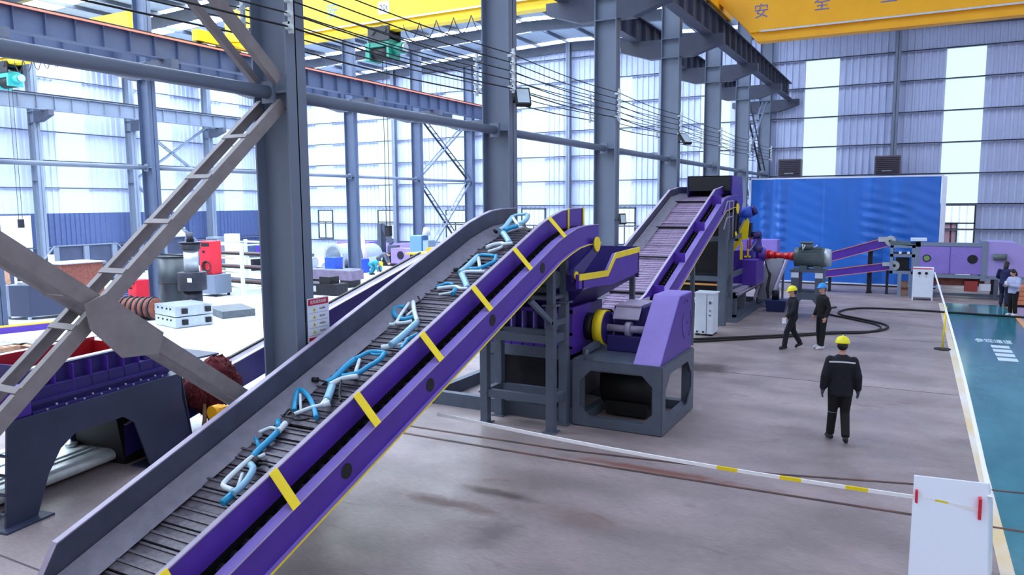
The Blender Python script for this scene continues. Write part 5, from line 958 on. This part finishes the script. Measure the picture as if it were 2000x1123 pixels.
yb = thing('yellow_wrap', 'yellow plastic wrapped part on a dark crate behind the crossed braces', 'bag', (-25.2, 16.2, 0)); part(G().box(-25.9, -24.6, 15.9, 16.7, 0, .45), 'crate', DARK, yb); g = G().ell((-25.4, 16.2, .6), (.3, .3, .22), 10, 8).ell((-25.0, 16.3, .55), (.25, .2, .15), 10, 8); random.seed(2); g.v = [(x+random.uniform(-.05, .05), y, z+random.uniform(-.04, .04)) for x, y, z in g.v]; part(g, 'wrap', LIME, yb)
t = thing('winding_roller', 'coppery brown ribbed roller on the floor left of the steel blocks', 'roller', (-23.2, 16.6, 0)); part(G().cyl((-24.4, 16.3, .4), (-23.0, 16.8, .4), .36, n=22), 'roller', RUST, t)
for i in range(7): part(G().cyl((-24.3+i*.2, 16.33+i*.07, .4), (-24.24+i*.2, 16.35+i*.07, .4), .4, n=20), 'ring', DARK, t)
part(G().cyl((-23.0, 16.8, .4), (-22.4, 17.0, .4), .1), 'axle', YEL, t); part(G().box(-24.3, -23.1, 16.2, 16.8, 0, .08), 'chock', DARK, t)
t = thing('blue_reel', 'blue cap and hose heap beside the dark round reel left of the oil tank', 'hose heap', (-28.1, 19.5, 0)); part(G().ell((-28.2, 19.4, .75), (.35, .35, .35)), 'blue_cap', BLUEP, t); g = G()
for k in range(6): g.tube([(-28.1+(.6-.05*k)*math.cos(a*.63), 19.4+(.4)*math.sin(a*.63), .06+.08*k) for a in range(11)], .035, 6)
part(g, 'hose', mat('hose_navy', (40, 50, 110), .5), t)
# long dark machinery beds along the left wall
BED = mat('bed_slate', (58, 66, 92), .5, noise=.2, scale=1.2)
def bed(x, y0, label, n=4, h=1.7):
    t = thing('steel_bed', label, 'machine bed', (x, y0, 0)); 
    part(G().px([(y0, .3), (y0+n*1.6, .3), (y0+n*1.6, h*.6), (y0+n*1.6-.8, h), (y0+.8, h), (y0, h*.55)], x-.1, x), 'side_plate', BED, t); part(G().px([(y0, 0.3), (y0+n*1.6, 0.3), (y0+n*1.6, h*.5), (y0, h*.5)], x-1.9, x-1.8), 'side_plate', BED, t)
    part(G().bar((x+.02, y0+.8, h), (x+.02, y0+n*1.6-.8, h), .1, .05).bar((x+.02, y0, h*.55), (x+.02, y0+.8, h), .1, .05).bar((x+.02, y0+n*1.6-.8, h), (x+.02, y0+n*1.6, h*.6), .1, .05).box(x, x+.08, y0, y0+n*1.6, .5*h, .5*h+.05), 'rim', STEEL, t)
    for i in range(n): part(G().box(x, x+.12, y0+.7+i*1.5, y0+.95+i*1.5, .2, h*.98), 'rib', STEEL, t); part(G().box(x+.12, x+.2, y0+.75+i*1.5, y0+.9+i*1.5, .45*h, .55*h), 'clamp', ALU, t)
    part(G().box(x-1.9, x, y0+.3, y0+.6, 0, .3).box(x-1.9, x, y0+n*1.6-.6, y0+n*1.6-.3, 0, .3), 'skid', DARK, t)
bed(-36.5, 20.6, 'long dark steel machine bed along the left wall, front one', 3, 2.0); bed(-38.0, 26.2, 'long dark steel machine bed along the left wall, rear one', 3, 2.1)
def junk(x, y, label, parts, name='machine_part', cat_='machine'):
    t = thing(name, label, cat_, (x, y, 0))
    for nm, m, g in parts: part(g, nm, m, t)
    return t
junk(-40.5, 19.5, 'dark lathe on a bench at the far left edge', [('bench', BED, G().box(-40.0, -37.5, 18.4, 20.0, .0, 1.2)), ('head', STEELD, G().box(-39.9, -39.0, 18.6, 19.6, 1.2, 2.4)), ('top_bar', STEEL, G().box(-40.2, -37.3, 18.2, 20.2, 1.2, 1.28)), ('box', BLUEP, G().box(-38.4, -37.8, 18.7, 19.4, 1.28, 1.7))], 'bench_lathe', 'lathe')
junk(-31.3, 19.2, 'rust brown steel box with a pale front behind the crossed braces', [('body', RUST, G().box(-32.4, -31.3, 18.6, 20.4, 0, 1.5)), ('front', WHITE, G().box(-32.9, -32.4, 18.6, 20.4, 0, 1.5)), ('bottle', WHITE, G().cyl((-32.7, 19.0, 1.5), (-32.7, 19.0, 1.85), .12)), ('lid', ALU, G().box(-32.9, -31.2, 18.5, 20.5, 1.5, 1.54))], 'steel_box', 'box')
junk(-33, 16.5, 'low dark steel beam stack behind the tool box', [('beam', DARK, G().box(-34.0, -31.2, 15.0, 15.6, 0.05, .5)), ('beam', BED, G().box(-33.6, -31.0, 15.8, 16.5, 0.05, .7)), ('beam', STEEL, G().box(-34.0, -31.4, 15.1, 15.5, .5, .75)), ('pallet', WOOD, G().box(-34, -31, 15, 16.5, 0, .05))], 'beam_stack', 'steel stock')
junk(-30.5, 17.3, 'fire extinguisher post with a red top at the left edge', [('post', STEEL, G().box(-30.2, -29.6, 14.6, 14.9, 0, 2.6)), ('label', WHITE, G().box(-30.1, -29.8, 14.56, 14.6, 1.4, 2.2)), ('red_top', REDP, G().box(-30.1, -29.85, 14.55, 14.6, 2.2, 2.45))], 'marker_post', 'post')
junk(-35.5, 29.5, 'grey steel locker pair by the blue wall panel', [('locker', STEEL, G().box(-36.0, -35.0, 29.8, 30.5, 0, 2.1)), ('locker', WHITE, G().box(-34.5, -33.8, 29.8, 30.3, 0, 2.3)), ('door', STEELD, G().box(-35.9, -35.1, 29.77, 29.8, .1, 2.0))], 'locker', 'locker')
junk(-33, 32, 'dark workbench with boxes near the corner of the hall', [('bench', STEELD, G().box(-35, -31.5, 32, 33.2, .8, .9)), ('leg', DARK, G().box(-34.9, -34.7, 32, 33.2, 0, .8).box(-31.8, -31.6, 32, 33.2, 0, .8)), ('purple_box', PURPLE, G().box(-34.6, -33.4, 32.2, 33, .9, 1.5)), ('red_bag', REDP, G().box(-33.1, -32.5, 32.2, 32.9, .9, 1.3)), ('white_box', WHITE, G().box(-32.3, -31.9, 32.3, 32.9, .9, 1.4))], 'workbench', 'bench')
# middle area seen between the signed column and the near conveyor
junk(-24.8, 27.5, 'long brown-grey lathe bed seen right of the signed column', [('bed', mat('lathe_mauve', (120, 108, 134), .5, noise=.2), G().box(-26.6, -23.2, 27.3, 28.2, .35, .8)), ('way', ALU, G().box(-26.4, -23.3, 27.35, 27.5, .8, .86).box(-26.4, -23.3, 27.95, 28.1, .8, .86)), ('leg', DARK, G().box(-26.5, -26.0, 27.3, 28.2, 0, .35).box(-23.9, -23.4, 27.3, 28.2, 0, .35)), ('chuck', ALU, G().cyl((-26.3, 27.7, 1.1), (-25.8, 27.7, 1.1), .28)), ('head', MOTOR, G().box(-27.2, -26.3, 27.2, 28.2, .3, 1.5)), ('tailstock', BLUEP, G().box(-24.9, -24.3, 27.4, 28.0, .86, 1.4))], 'metal_lathe', 'lathe')
junk(-22.6, 25.0, 'dark cast machine base lying low right of the signed column', [('base', DARK, G().box(-24.2, -21.8, 24.6, 25.4, .0, .5)), ('block', BLACK, G().box(-22.8, -22.2, 24.7, 25.3, .5, .8)), ('notch', ALU, G().box(-23.4, -22.9, 24.58, 24.6, .15, .4))], 'machine_base', 'machine')
for k, (x, y) in enumerate(((-31.3, 35.2), (-29.8, 35.6))):
    t = thing('pipe_section', 'large pale steel pipe section lying left of the bending workers, %s one' % ('left' if k == 0 else 'right'), 'pipe', (x, y, 0)); 
    n = 24; g = G(); R1, R2 = .75, .6
    for a in range(n):
        a0, a1 = 2*math.pi*a/n, 2*math.pi*(a+1)/n
        q = [(x+math.cos(b)*r, yy, .75+math.sin(b)*r) for yy in (y, y+1.6) for r, b in ((R2, a0), (R1, a0), (R1, a1), (R2, a1))]; g._a(q, [(0,1,2,3), (7,6,5,4), (1,5,6,2), (3,7,4,0)])
    part(g, 'pipe', ALU, t)
t = thing('lifting_arch', 'pale arch-shaped steel bracket standing beside the large pipe sections', 'bracket', (-28.6, 34.6, 0)); part(G().tube([(-29.2, 34.4, 0), (-29.05, 34.4, 1.2), (-28.85, 34.4, 1.9), (-28.6, 34.4, 2.15), (-28.35, 34.4, 1.9), (-28.2, 34.4, 1.2), (-28.0, 34.4, 0)], .14, 8), 'arch', mat('arch_pink', (206, 190, 208), .5), t)
t = thing('cantilever_rack', 'dark cantilever shelf with flat bars right of the signed column', 'rack', (-31.2, 31.2, 0)); part(G().box(-31.1, -30.9, 31.1, 31.3, 0, 3.9), 'post', STEEL, t)
for z in (2.3, 3.0, 3.6): part(G().box(-32.8, -29.6, 30.9, 31.5, z, z+.07), 'shelf', STEELD, t)
part(G().box(-31.5, -31.3, 30.8, 31.0, 0, 2.2).box(-30.2, -30.0, 30.8, 31.0, 0, 2.2).box(-31.5, -30.0, 30.8, 31.0, 2.1, 2.25), 'white_frame', WHITE, t)
junk(-28.6, 38.6, 'dark hydraulic arm standing before the end wall windows', [('body', STEELD, G().box(-30.4, -30.1, 38.4, 38.9, 0, 2.7).bar((-30.1, 38.6, 2.6), (-29.4, 38.6, 1.4), .2, .3).box(-29.6, -29.0, 38.4, 38.9, .8, 1.3)), ('base', DARK, G().box(-30.6, -28.9, 38.2, 39.0, 0, .8))], 'folding_arm', 'machine')
junk(-24.5, 35, 'row of pale machined housings on blocks right of the bending workers', [('housing', LILAC, G().box(-27.5, -24.0, 36.0, 36.8, .4, 1.3)), ('block', DARK, G().box(-27.4, -24.1, 36.1, 36.7, 0, .4)), ('bore', DARK, G().cyl((-26.8, 35.98, .9), (-26.8, 36.0, .9), .25).cyl((-25.2, 35.98, .9), (-25.2, 36.0, .9), .25)), ('case', BLUEP, G().box(-28.6, -27.7, 33.4, 34.2, 0, .8))], 'machined_housing', 'machine part')
junk(-22.0, 34, 'yellow and orange painted drum pair behind the near conveyor', [('yellow_drum', YEL, G().cyl((-23.6, 34.0, 0), (-23.6, 34.0, 1.3), .3)), ('orange_drum', mat('peach', (232, 168, 110), .5), G().cyl((-22.9, 34.0, 0), (-22.9, 34.0, 1.2), .34))], 'paint_drum', 'drum')
junk(-19.0, 36, 'cluttered upright drill press before the end wall', [('column', STEEL, G().cyl((-20.5, 36, 0), (-20.5, 36, 2.4), .12)), ('head', PURPLE, G().box(-20.9, -20.1, 35.6, 36.4, 1.9, 2.5)), ('table', STEELD, G().box(-21.0, -20.0, 35.5, 36.5, .9, 1.0)), ('base', DARK, G().box(-21.1, -19.9, 35.4, 36.6, 0, .2))], 'drill_press', 'drill')
junk(-27.6, 29.4, 'round bright flange with a grey motor left of the long lathe bed', [('flange', ALU, G().cyl((-28.2, 29.2, .9), (-28.0, 29.2, .9), .42)), ('motor', MOTOR, G().cyl((-28.0, 29.3, .9), (-27.3, 29.3, .9), .26)), ('stand', DARK, G().box(-28.2, -27.2, 29.0, 29.6, 0, .6)), ('hub', DARK, G().cyl((-28.26, 29.2, .9), (-28.2, 29.2, .9), .12))], 'flanged_motor', 'motor')
junk(-26.4, 30.6, 'cluster of pale gear cases beside the blue case in the middle bay', [('case', ALU, G().box(-27.2, -26.7, 30.3, 30.9, .2, 1.0)), ('case_rear', LILAC, G().box(-27.9, -27.3, 30.5, 31.0, .0, .8)), ('wheel', ALU, G().cyl((-27.5, 30.2, .5), (-27.4, 30.2, .5), .4)), ('bore', DARK, G().cyl((-27.55, 30.2, .5), (-27.5, 30.2, .5), .2)), ('block', DARK, G().box(-27.3, -26.6, 30.2, 31.0, 0, .2))], 'gear_case', 'machine part')
junk(-24.4, 25.9, 'three bright cylinder heads in a row on the dark machine base', [('cylinder', ALU, G().cyl((-25.6, 25.6, 0), (-25.6, 25.6, .75), .22)), ('cylinder', GALV, G().cyl((-25.0, 25.7, 0), (-25.0, 25.7, .7), .2)), ('cylinder', ALU, G().cyl((-24.5, 25.8, 0), (-24.5, 25.8, .6), .18))], 'cylinder_head', 'machine part')
junk(-31, 40, 'violet storage bins in a line at the foot of the end wall', [('bin', mat('bin_violet', (128, 110, 190), .6), G().box(-36.5, -33.6, 41.5, 42.6, 0, 1.3)), ('bin', mat('bin_violet', (128, 110, 190), .6), G().box(-32.8, -29.5, 41.5, 42.6, 0, 1.2)), ('bin', mat('bin_blue', (110, 130, 200), .6), G().box(-28.4, -24.9, 41.5, 42.6, 0, 1.25)), ('bin', mat('bin_violet', (128, 110, 190), .6), G().box(-24.0, -18.2, 41.5, 42.6, 0, 1.2))], 'storage_bin', 'bin')
# pallet with orange boards at the right edge
t = thing('orange_bin', 'orange brown slatted crate at the right edge behind the hooded person', 'crate', (4.0, 33.2, 0))
for i in range(4): part(G().box(3.2, 5.2, 32.9, 32.94, .1+i*.17, .25+i*.17), 'slat', mat('orange_board', (206, 130, 90), .7), t)
part(G().box(3.2, 5.2, 32.95, 34, .08, .75), 'bin_body', mat('orange_board', (206, 130, 90), .7), t); part(G().box(3.3, 3.4, 33, 34, 0, .08).box(5, 5.1, 33, 34, 0, .08), 'runner', WOOD, t)

# ---------------------------------------------------------------- people
def remesh(g, vox, name, m, parent, M, smooth=4):
    g.xf(M); me = g.mesh(name, m, origin(parent)); o = bpy.data.objects.new(name, me); COL.objects.link(o)
    r = o.modifiers.new('r', 'REMESH'); r.mode = 'VOXEL'; r.voxel_size = vox; s = o.modifiers.new('s', 'SMOOTH'); s.iterations = smooth; s.factor = .5
    bpy.context.view_layer.update(); me2 = bpy.data.meshes.new_from_object(o.evaluated_get(bpy.context.evaluated_depsgraph_get())); bpy.data.objects.remove(o); me2.name = name
    me2.polygons.foreach_set('use_smooth', [True]*len(me2.polygons)); me2.materials.clear(); me2.materials.append(m)
    o = bpy.data.objects.new(name, me2); COL.objects.link(o); o.parent = parent; ORG[o.name] = Vector((0, 0, 0)); return o
def loft(g, rings, n=16):
    P = [Vector(r[0]) for r in rings]; vs = []
    for i, (c, rx, ry) in enumerate(rings):
        d = (P[min(i+1, len(P)-1)]-P[max(i-1, 0)]).normalized(); X = Vector((1, 0, 0)); X = (X-d*X.dot(d)).normalized(); Y = d.cross(X)
        vs += [P[i]+X*rx*math.cos(2*math.pi*k/n)+Y*ry*math.sin(2*math.pi*k/n) for k in range(n)]
    fs = [(i*n+k, i*n+(k+1) % n, (i+1)*n+(k+1) % n, (i+1)*n+k) for i in range(len(P)-1) for k in range(n)]+[tuple(range(n))[::-1], tuple((len(P)-1)*n+k for k in range(n))]
    g._a(vs, fs, True)
def limb(g, pts, rs, n=12):
    P = [Vector(p) for p in pts]; Q = []; R = []
    for i in range(len(P)-1):
        for u in (0, .33, .66): Q.append(P[i].lerp(P[i+1], u)); R.append(rs[i]+(rs[i+1]-rs[i])*u)
    Q.append(P[-1]); R.append(rs[-1]); g.tube(Q, R, n); g.ell(P[0], (rs[0],)*3, 12, 8)
    for p, r in zip(P[1:-1], rs[1:-1]): g.ell(p, (r,)*3, 12, 8)
def person(label, loc, face, H, pose, coat, pants, shoe, helmet=None, hair=HAIR, glove=None, bulk=1.0, group=None, look=(0, 0), longhair=False, extra=None, skirt=.0):
    """face: heading in degrees of the direction looked at (0 = +X, 90 = +Y)"""
    t = thing('person', label, 'person', loc, group); h = H
    M = Matrix.Translation(loc) @ Matrix.Rotation(math.radians(face-90), 4, 'Z') @ Matrix.Diagonal((-1, 1, 1, 1)) if False else Matrix.Translation(loc) @ Matrix.Rotation(math.radians(face-90), 4, 'Z')
    J = dict(pel=(0, 0, .52), chest=(0, .0, .72), neck=(0, 0, .835), head=(0, .015, .925))
    for s_, k in ((-1, 'l'), (1, 'r')):
        J.update({k+'sh': (s_*.108, 0, .80), k+'el': (s_*.14, -.015, .63), k+'wr': (s_*.145, .03, .485), k+'hp': (s_*.05, 0, .51), k+'kn': (s_*.055, .012, .285), k+'an': (s_*.055, -.01, .045), k+'toe': (s_*.065, .09, .02)})
    J.update(pose); J = {k: Vector(v)*h for k, v in J.items()}
    up = (J['neck']-J['pel']).normalized()
    # body: one continuous surface of head, neck, trunk, limbs and hands
    g = G(); c = J['head']; hd_ = (c-J['neck']).normalized(); R = Matrix.Rotation(math.radians(look[0]), 3, 'Z') @ Matrix.Rotation(math.radians(look[1]), 3, 'X')
    def HP(x, y, z): return c+R @ Vector((x, y, z))
    g.ell(HP(0, 0, .008), (.075, .095, .115), 16, 12, R); g.ell(HP(0, .03, -.06), (.052, .06, .055), 12, 8, R); g.ell(HP(0, .1, -.01), (.014, .02, .026), 8, 6, R)
    for s_ in (-1, 1): g.ell(HP(s_*.077, 0, -.01), (.012, .022, .032), 8, 6, R)
    g.ell(HP(0, .088, -.062), (.024, .01, .008), 8, 6, R)
    g.cyl(J['neck']-up*.04, c-Vector((0, 0, .05)), .052, .05, 14)
    loft(g, [(J['pel']-up*.03, .13, .09), (J['pel']+up*.1, .12, .085), (J['chest'], .14, .095), (J['neck']-up*.07, .09, .06), (J['neck'], .045, .045)])
    for k, s_ in (('l', -1), ('r', 1)):
        limb(g, [J[k+'sh']-up*.035+Vector((-s_*.02, 0, 0)), J[k+'el'], J[k+'wr']], [.036, .034, .026]); limb(g, [J[k+'hp'], J[k+'kn'], J[k+'an']], [.075, .05, .035]); limb(g, [J[k+'an'], J[k+'toe']], [.034, .024])
        w = J[k+'wr']; d = (w-J[k+'el']).normalized(); side = Vector((0, 1, 0)); side = (side-d*side.dot(d)).normalized(); nrm = d.cross(side)
        pc = w+d*.05; Mx = Matrix((side, nrm, d)).transposed(); g.ell(pc, (.042, .018, .05), 10, 8, Mx)
        for q, L in enumerate((.06, .07, .066, .052)):
            b = w+d*.085+side*(.03-.02*q); inw = -nrm*s_*.3; g.tube([b-d*.02, b+d*L*.5+inw*.02, b+d*L*.85+inw*.08], [.0105, .01, .0085], 6)
        b = w+d*.035+side*.03; g.tube([b, b+side*.03+d*.02, b+side*.035+d*.055], [.013, .012, .009], 6)
    remesh(g, .0095, 'body', SKIN, t, M, 2)
    ge = G()
    for s_ in (-1, 1): ge.ell(HP(s_*.03, .085, .015), (.013, .009, .008), 8, 6, R)
    part(ge.xf(M), 'eyes', WHITE, t); ge = G()
    for s_ in (-1, 1): ge.ell(HP(s_*.03, .092, .015), (.006, .004, .006), 6, 5, R)
    part(ge.xf(M), 'pupils', BLACK, t)
    b = bulk; g = G()
    loft(g, [(J['pel']-up*(.06+skirt), .165*b, .125*b), (J['pel']+up*.04, .16*b, .125*b), (J['pel'].lerp(J['chest'], .6), .16*b, .122*b), (J['chest']+up*.03, .185*b, .13*b), (J['neck']-up*.09, .175*b, .115*b), (J['neck']-up*.045, .135*b, .09*b), (J['neck']+up*.015, .066, .066)], 20)
    for k in 'lr': limb(g, [J[k+'sh']-up*.03+Vector(((.012 if k == 'l' else -.012), 0, 0)), J[k+'el'], J[k+'wr']-(J[k+'wr']-J[k+'el']).normalized()*.01], [.068*b, .062*b, .05*b])
    remesh(g, .014, 'jacket', coat, t, M, 4)
    g = G(); loft(g, [(J['pel']+up*.1, .14, .105), (J['pel']-up*.0, .158, .118), (J['pel']-up*.06, .15, .115)], 18)
    for k in 'lr': limb(g, [J[k+'hp'], J[k+'kn'], J[k+'an']+Vector((0, 0, .02))], [.098*min(b, 1.08), .076, .066])
    remesh(g, .014, 'trousers', pants, t, M, 4)
    for k in 'lr':
        a, to = J[k+'an'], J[k+'toe']; g = G(); d = (to-a); heel = a-d*.35; limb(g, [Vector((heel.x, heel.y, min(a.z, heel.z)-.012)), a*.5+to*.5+Vector((0, 0, -.0)), to], [.042, .045, .036]); g.ell(a, (.045, .05, .05)); remesh(g, .011, 'shoe', shoe, t, M, 2)
    if helmet:
        g = G(); n = 20; prof = [(0, .142), (.04, .138), (.08, .118), (.105, .08), (.115, .035), (.118, .02), (.11, .018)]; vs = []
        for r_, z in prof: vs += [HP(r_*math.cos(2*math.pi*i/n)*.98, r_*1.12*math.sin(2*math.pi*i/n), z+.015) for i in range(n)]
        g._a(vs, [(j*n+i, j*n+(i+1) % n, (j+1)*n+(i+1) % n, (j+1)*n+i) for j in range(len(prof)-1) for i in range(n)], True)
        g._a([HP(x, y, z) for z in (.028, .036) for x, y in ((-.09, .09), (-.06, .16), (0, .18), (.06, .16), (.09, .09))], [(0,1,2,3,4), (9,8,7,6,5), (0,5,6,1), (1,6,7,2), (2,7,8,3), (3,8,9,4), (4,9,5,0)])
        g.tube([HP(0, -.1, .12), HP(0, 0, .163), HP(0, .1, .12)], .012, 6); part(g.xf(M), 'hard_hat', helmet, t)
        g = G().ell(HP(0, -.03, -.0), (.083, .085, .085), 14, 10, R); part(g.xf(M), 'hair', hair, t)
    else:
        g = G().ell(HP(0, -.015, .035), (.087, .1, .1), 16, 12, R)
        if longhair: g.ell(HP(0, -.05, -.06), (.09, .07, .15), 14, 10, R)
        part(g.xf(M), 'hair', hair, t)
    if glove:
        for k in 'lr':
            w = J[k+'wr']; d = (w-J[k+'el']).normalized(); side = Vector((0, 1, 0)); side = (side-d*side.dot(d)).normalized(); nrm = d.cross(side); s_ = -1 if k == 'l' else 1
            Mx = Matrix((side, nrm, d)).transposed(); g = G(); g.ell(w+d*.05, (.05, .026, .058), 10, 8, Mx); g.tube([w-d*.03, w+d*.03], [.04, .036], 10)
            for q, L in enumerate((.06, .07, .066, .052)):
                bb = w+d*.085+side*(.033-.022*q); inw = -nrm*s_*.3; g.tube([bb-d*.02, bb+d*L*.5+inw*.02, bb+d*L*.85+inw*.08], [.0145, .0135, .011], 6)
            bb = w+d*.03+side*.035; g.tube([bb, bb+side*.035+d*.02, bb+side*.04+d*.06], [.017, .015, .012], 6); remesh(g, .008, 'glove', glove, t, M, 1)
    if extra: extra(t, M, J, up)
    return t
HY = mat('helmet_yellow', (240, 232, 20), .35); HB = mat('helmet_blue', (30, 148, 226), .35)
REFL = mat('reflective_grey', (226, 230, 236), .35)
def stripe(t, M, J, up):
    c = J['chest']+up*.09; pts = [(x, -(.142*math.sqrt(max(0, 1-(x/.235)**2)))-.004, c.z+.012-.5*x*x) for x in [(-.195+.039*i) for i in range(11)]]
    g = G().quad_strip([Vector(p) for p in pts], [Vector(p)+Vector((0, -.004, .026)) for p in pts]); part(g.xf(M), 'reflective_stripe', REFL, t)
    g = G(); k = J['rkn']; g.cyl(k+Vector((0, 0, -.02)), k+Vector((0, 0, -.005)), .079, .079, 16); k = J['lkn']; g.cyl(k+Vector((0, 0, -.02)), k+Vector((0, 0, -.005)), .079, .079, 16); part(g.xf(M), 'knee_stripe', MOTOR, t)
person('worker in yellow hard hat and navy jacket walking away down the floor', (-.93, 13.1, 0), 98, 1.74, dict(lel=(-.14, -.02, .64), lwr=(-.155, .0, .50), rel=(.14, -.02, .64), rwr=(.15, .03, .50), lkn=(-.06, .05, .285), lan=(-.075, .06, .045), ltoe=(-.1, .15, .02), rkn=(.045, .02, .285), ran=(.05, -.12, .075), rtoe=(.06, -.05, .02), lhp=(-.055, 0, .51)), CLOTHB, CLOTHK, BLACK, HY, glove=GLOVE, bulk=1.14, skirt=.05, extra=stripe, look=(0, -6))
def held(t, M, J, up): p = J['lwr']; part(G().box(p.x-.04, p.x+.04, p.y+.02, p.y+.1, p.z-.16, p.z-.02).xf(M), 'white_gloves', WHITE, t)
person('worker in yellow hard hat striding left with white gloves in hand', (-2.75, 21.0, 0), 208, 1.68, dict(lel=(-.13, .04, .64), lwr=(-.12, .14, .53), rel=(.14, -.06, .64), rwr=(.14, -.05, .5), lkn=(-.05, .10, .29), lan=(-.05, .135, .045), ltoe=(-.055, .215, .02), rkn=(.05, -.04, .285), ran=(.05, -.15, .085), rtoe=(.055, -.08, .02)), CLOTHB, CLOTHB, BLACK, HY, bulk=1.05, extra=held, look=(0, -8))
person('worker in a blue hard hat and black clothes with white shoes standing in profile', (-2.05, 21.35, 0), 215, 1.76, dict(lel=(-.14, -.03, .64), lwr=(-.135, .02, .5), rel=(.13, .0, .63), rwr=(.12, .06, .5), lan=(-.06, .03, .045), ltoe=(-.07, .12, .02), ran=(.06, -.01, .045)), CLOTHK, CLOTHK, mat('white_shoe', (214, 214, 222), .6), HB, bulk=1.0, look=(20, 0))
def phone(t, M, J, up): p = J['lwr'].lerp(J['rwr'], .5); part(G().box(p.x-.04, p.x+.04, p.y+.06, p.y+.075, p.z, p.z+.14).xf(M), 'phone', WHITE, t)
person('person in a pale grey hoodie and black trousers looking down at a phone', (3.1, 30.4, 0), 225, 1.62, dict(lel=(-.14, .06, .64), lwr=(-.05, .19, .66), rel=(.14, .06, .64), rwr=(.05, .19, .66), head=(0, .05, .915)), mat('hoodie_grey', (176, 184, 214), .8, noise=.1), CLOTHK, WHITE, bulk=1.1, longhair=True, look=(0, -30), extra=phone)
person('person in dark navy clothes leaning by the lilac machine behind the hooded one', (3.05, 32.9, 0), 70, 1.72, dict(lkn=(-.06, .09, .3), lan=(-.05, .02, .045), rkn=(.05, .04, .285), lel=(-.15, .05, .64), lwr=(-.08, .16, .58), rel=(.15, .05, .64), rwr=(.1, .16, .6), neck=(0, .06, .82), head=(0, .1, .905), chest=(0, .03, .72)), mat('navy_blue_cloth', (22, 26, 74), .8), mat('navy_trousers', (22, 28, 58), .8), BLACK, longhair=True, look=(0, -20))
bend = dict(pel=(0, -.02, .47), chest=(0, .16, .58), neck=(0, .27, .60), head=(0, .35, .59), lsh=(-.11, .24, .6), rsh=(.11, .24, .6), lel=(-.12, .28, .44), rel=(.12, .28, .44), lwr=(-.08, .33, .31), rwr=(.08, .33, .31), lhp=(-.05, -.02, .46), rhp=(.05, -.02, .46), lkn=(-.07, .07, .26), rkn=(.07, .07, .26))
person('worker in grey overalls bending over the machined parts in the middle bay', (-27.4, 34.7, 0), 20, 1.75, bend, mat('overall_grey', (86, 96, 110), .8, noise=.2), mat('overall_grey2', (60, 68, 84), .8), BLACK, look=(0, -50), longhair=False)
person('worker in teal overalls and a yellow hard hat bending low in the middle bay', (-26.6, 33.0, 0), 0, 1.7, dict(bend, pel=(0, -.02, .36), chest=(0, .18, .42), neck=(0, .3, .40), head=(0, .38, .37), lsh=(-.11, .27, .41), rsh=(.11, .27, .41), lel=(-.12, .3, .26), rel=(.12, .3, .26), lwr=(-.08, .36, .14), rwr=(.08, .36, .14), lhp=(-.05, -.02, .35), rhp=(.05, -.02, .35), lkn=(-.08, .12, .25), rkn=(.08, .12, .25)), mat('overall_teal', (40, 140, 160), .8, noise=.15), mat('overall_teal', (40, 140, 160), .8), BLACK, HY, look=(0, -50))
person('person in a violet blue work shirt standing by the machine beds along the left wall', (-37.2, 27.6, 0), -40, 1.72, dict(lel=(-.15, .05, .64), lwr=(-.1, .16, .6), rel=(.15, .05, .64), rwr=(.1, .16, .6)), mat('shirt_violet', (98, 100, 190), .8), CLOTHB, BLACK, look=(0, -20))
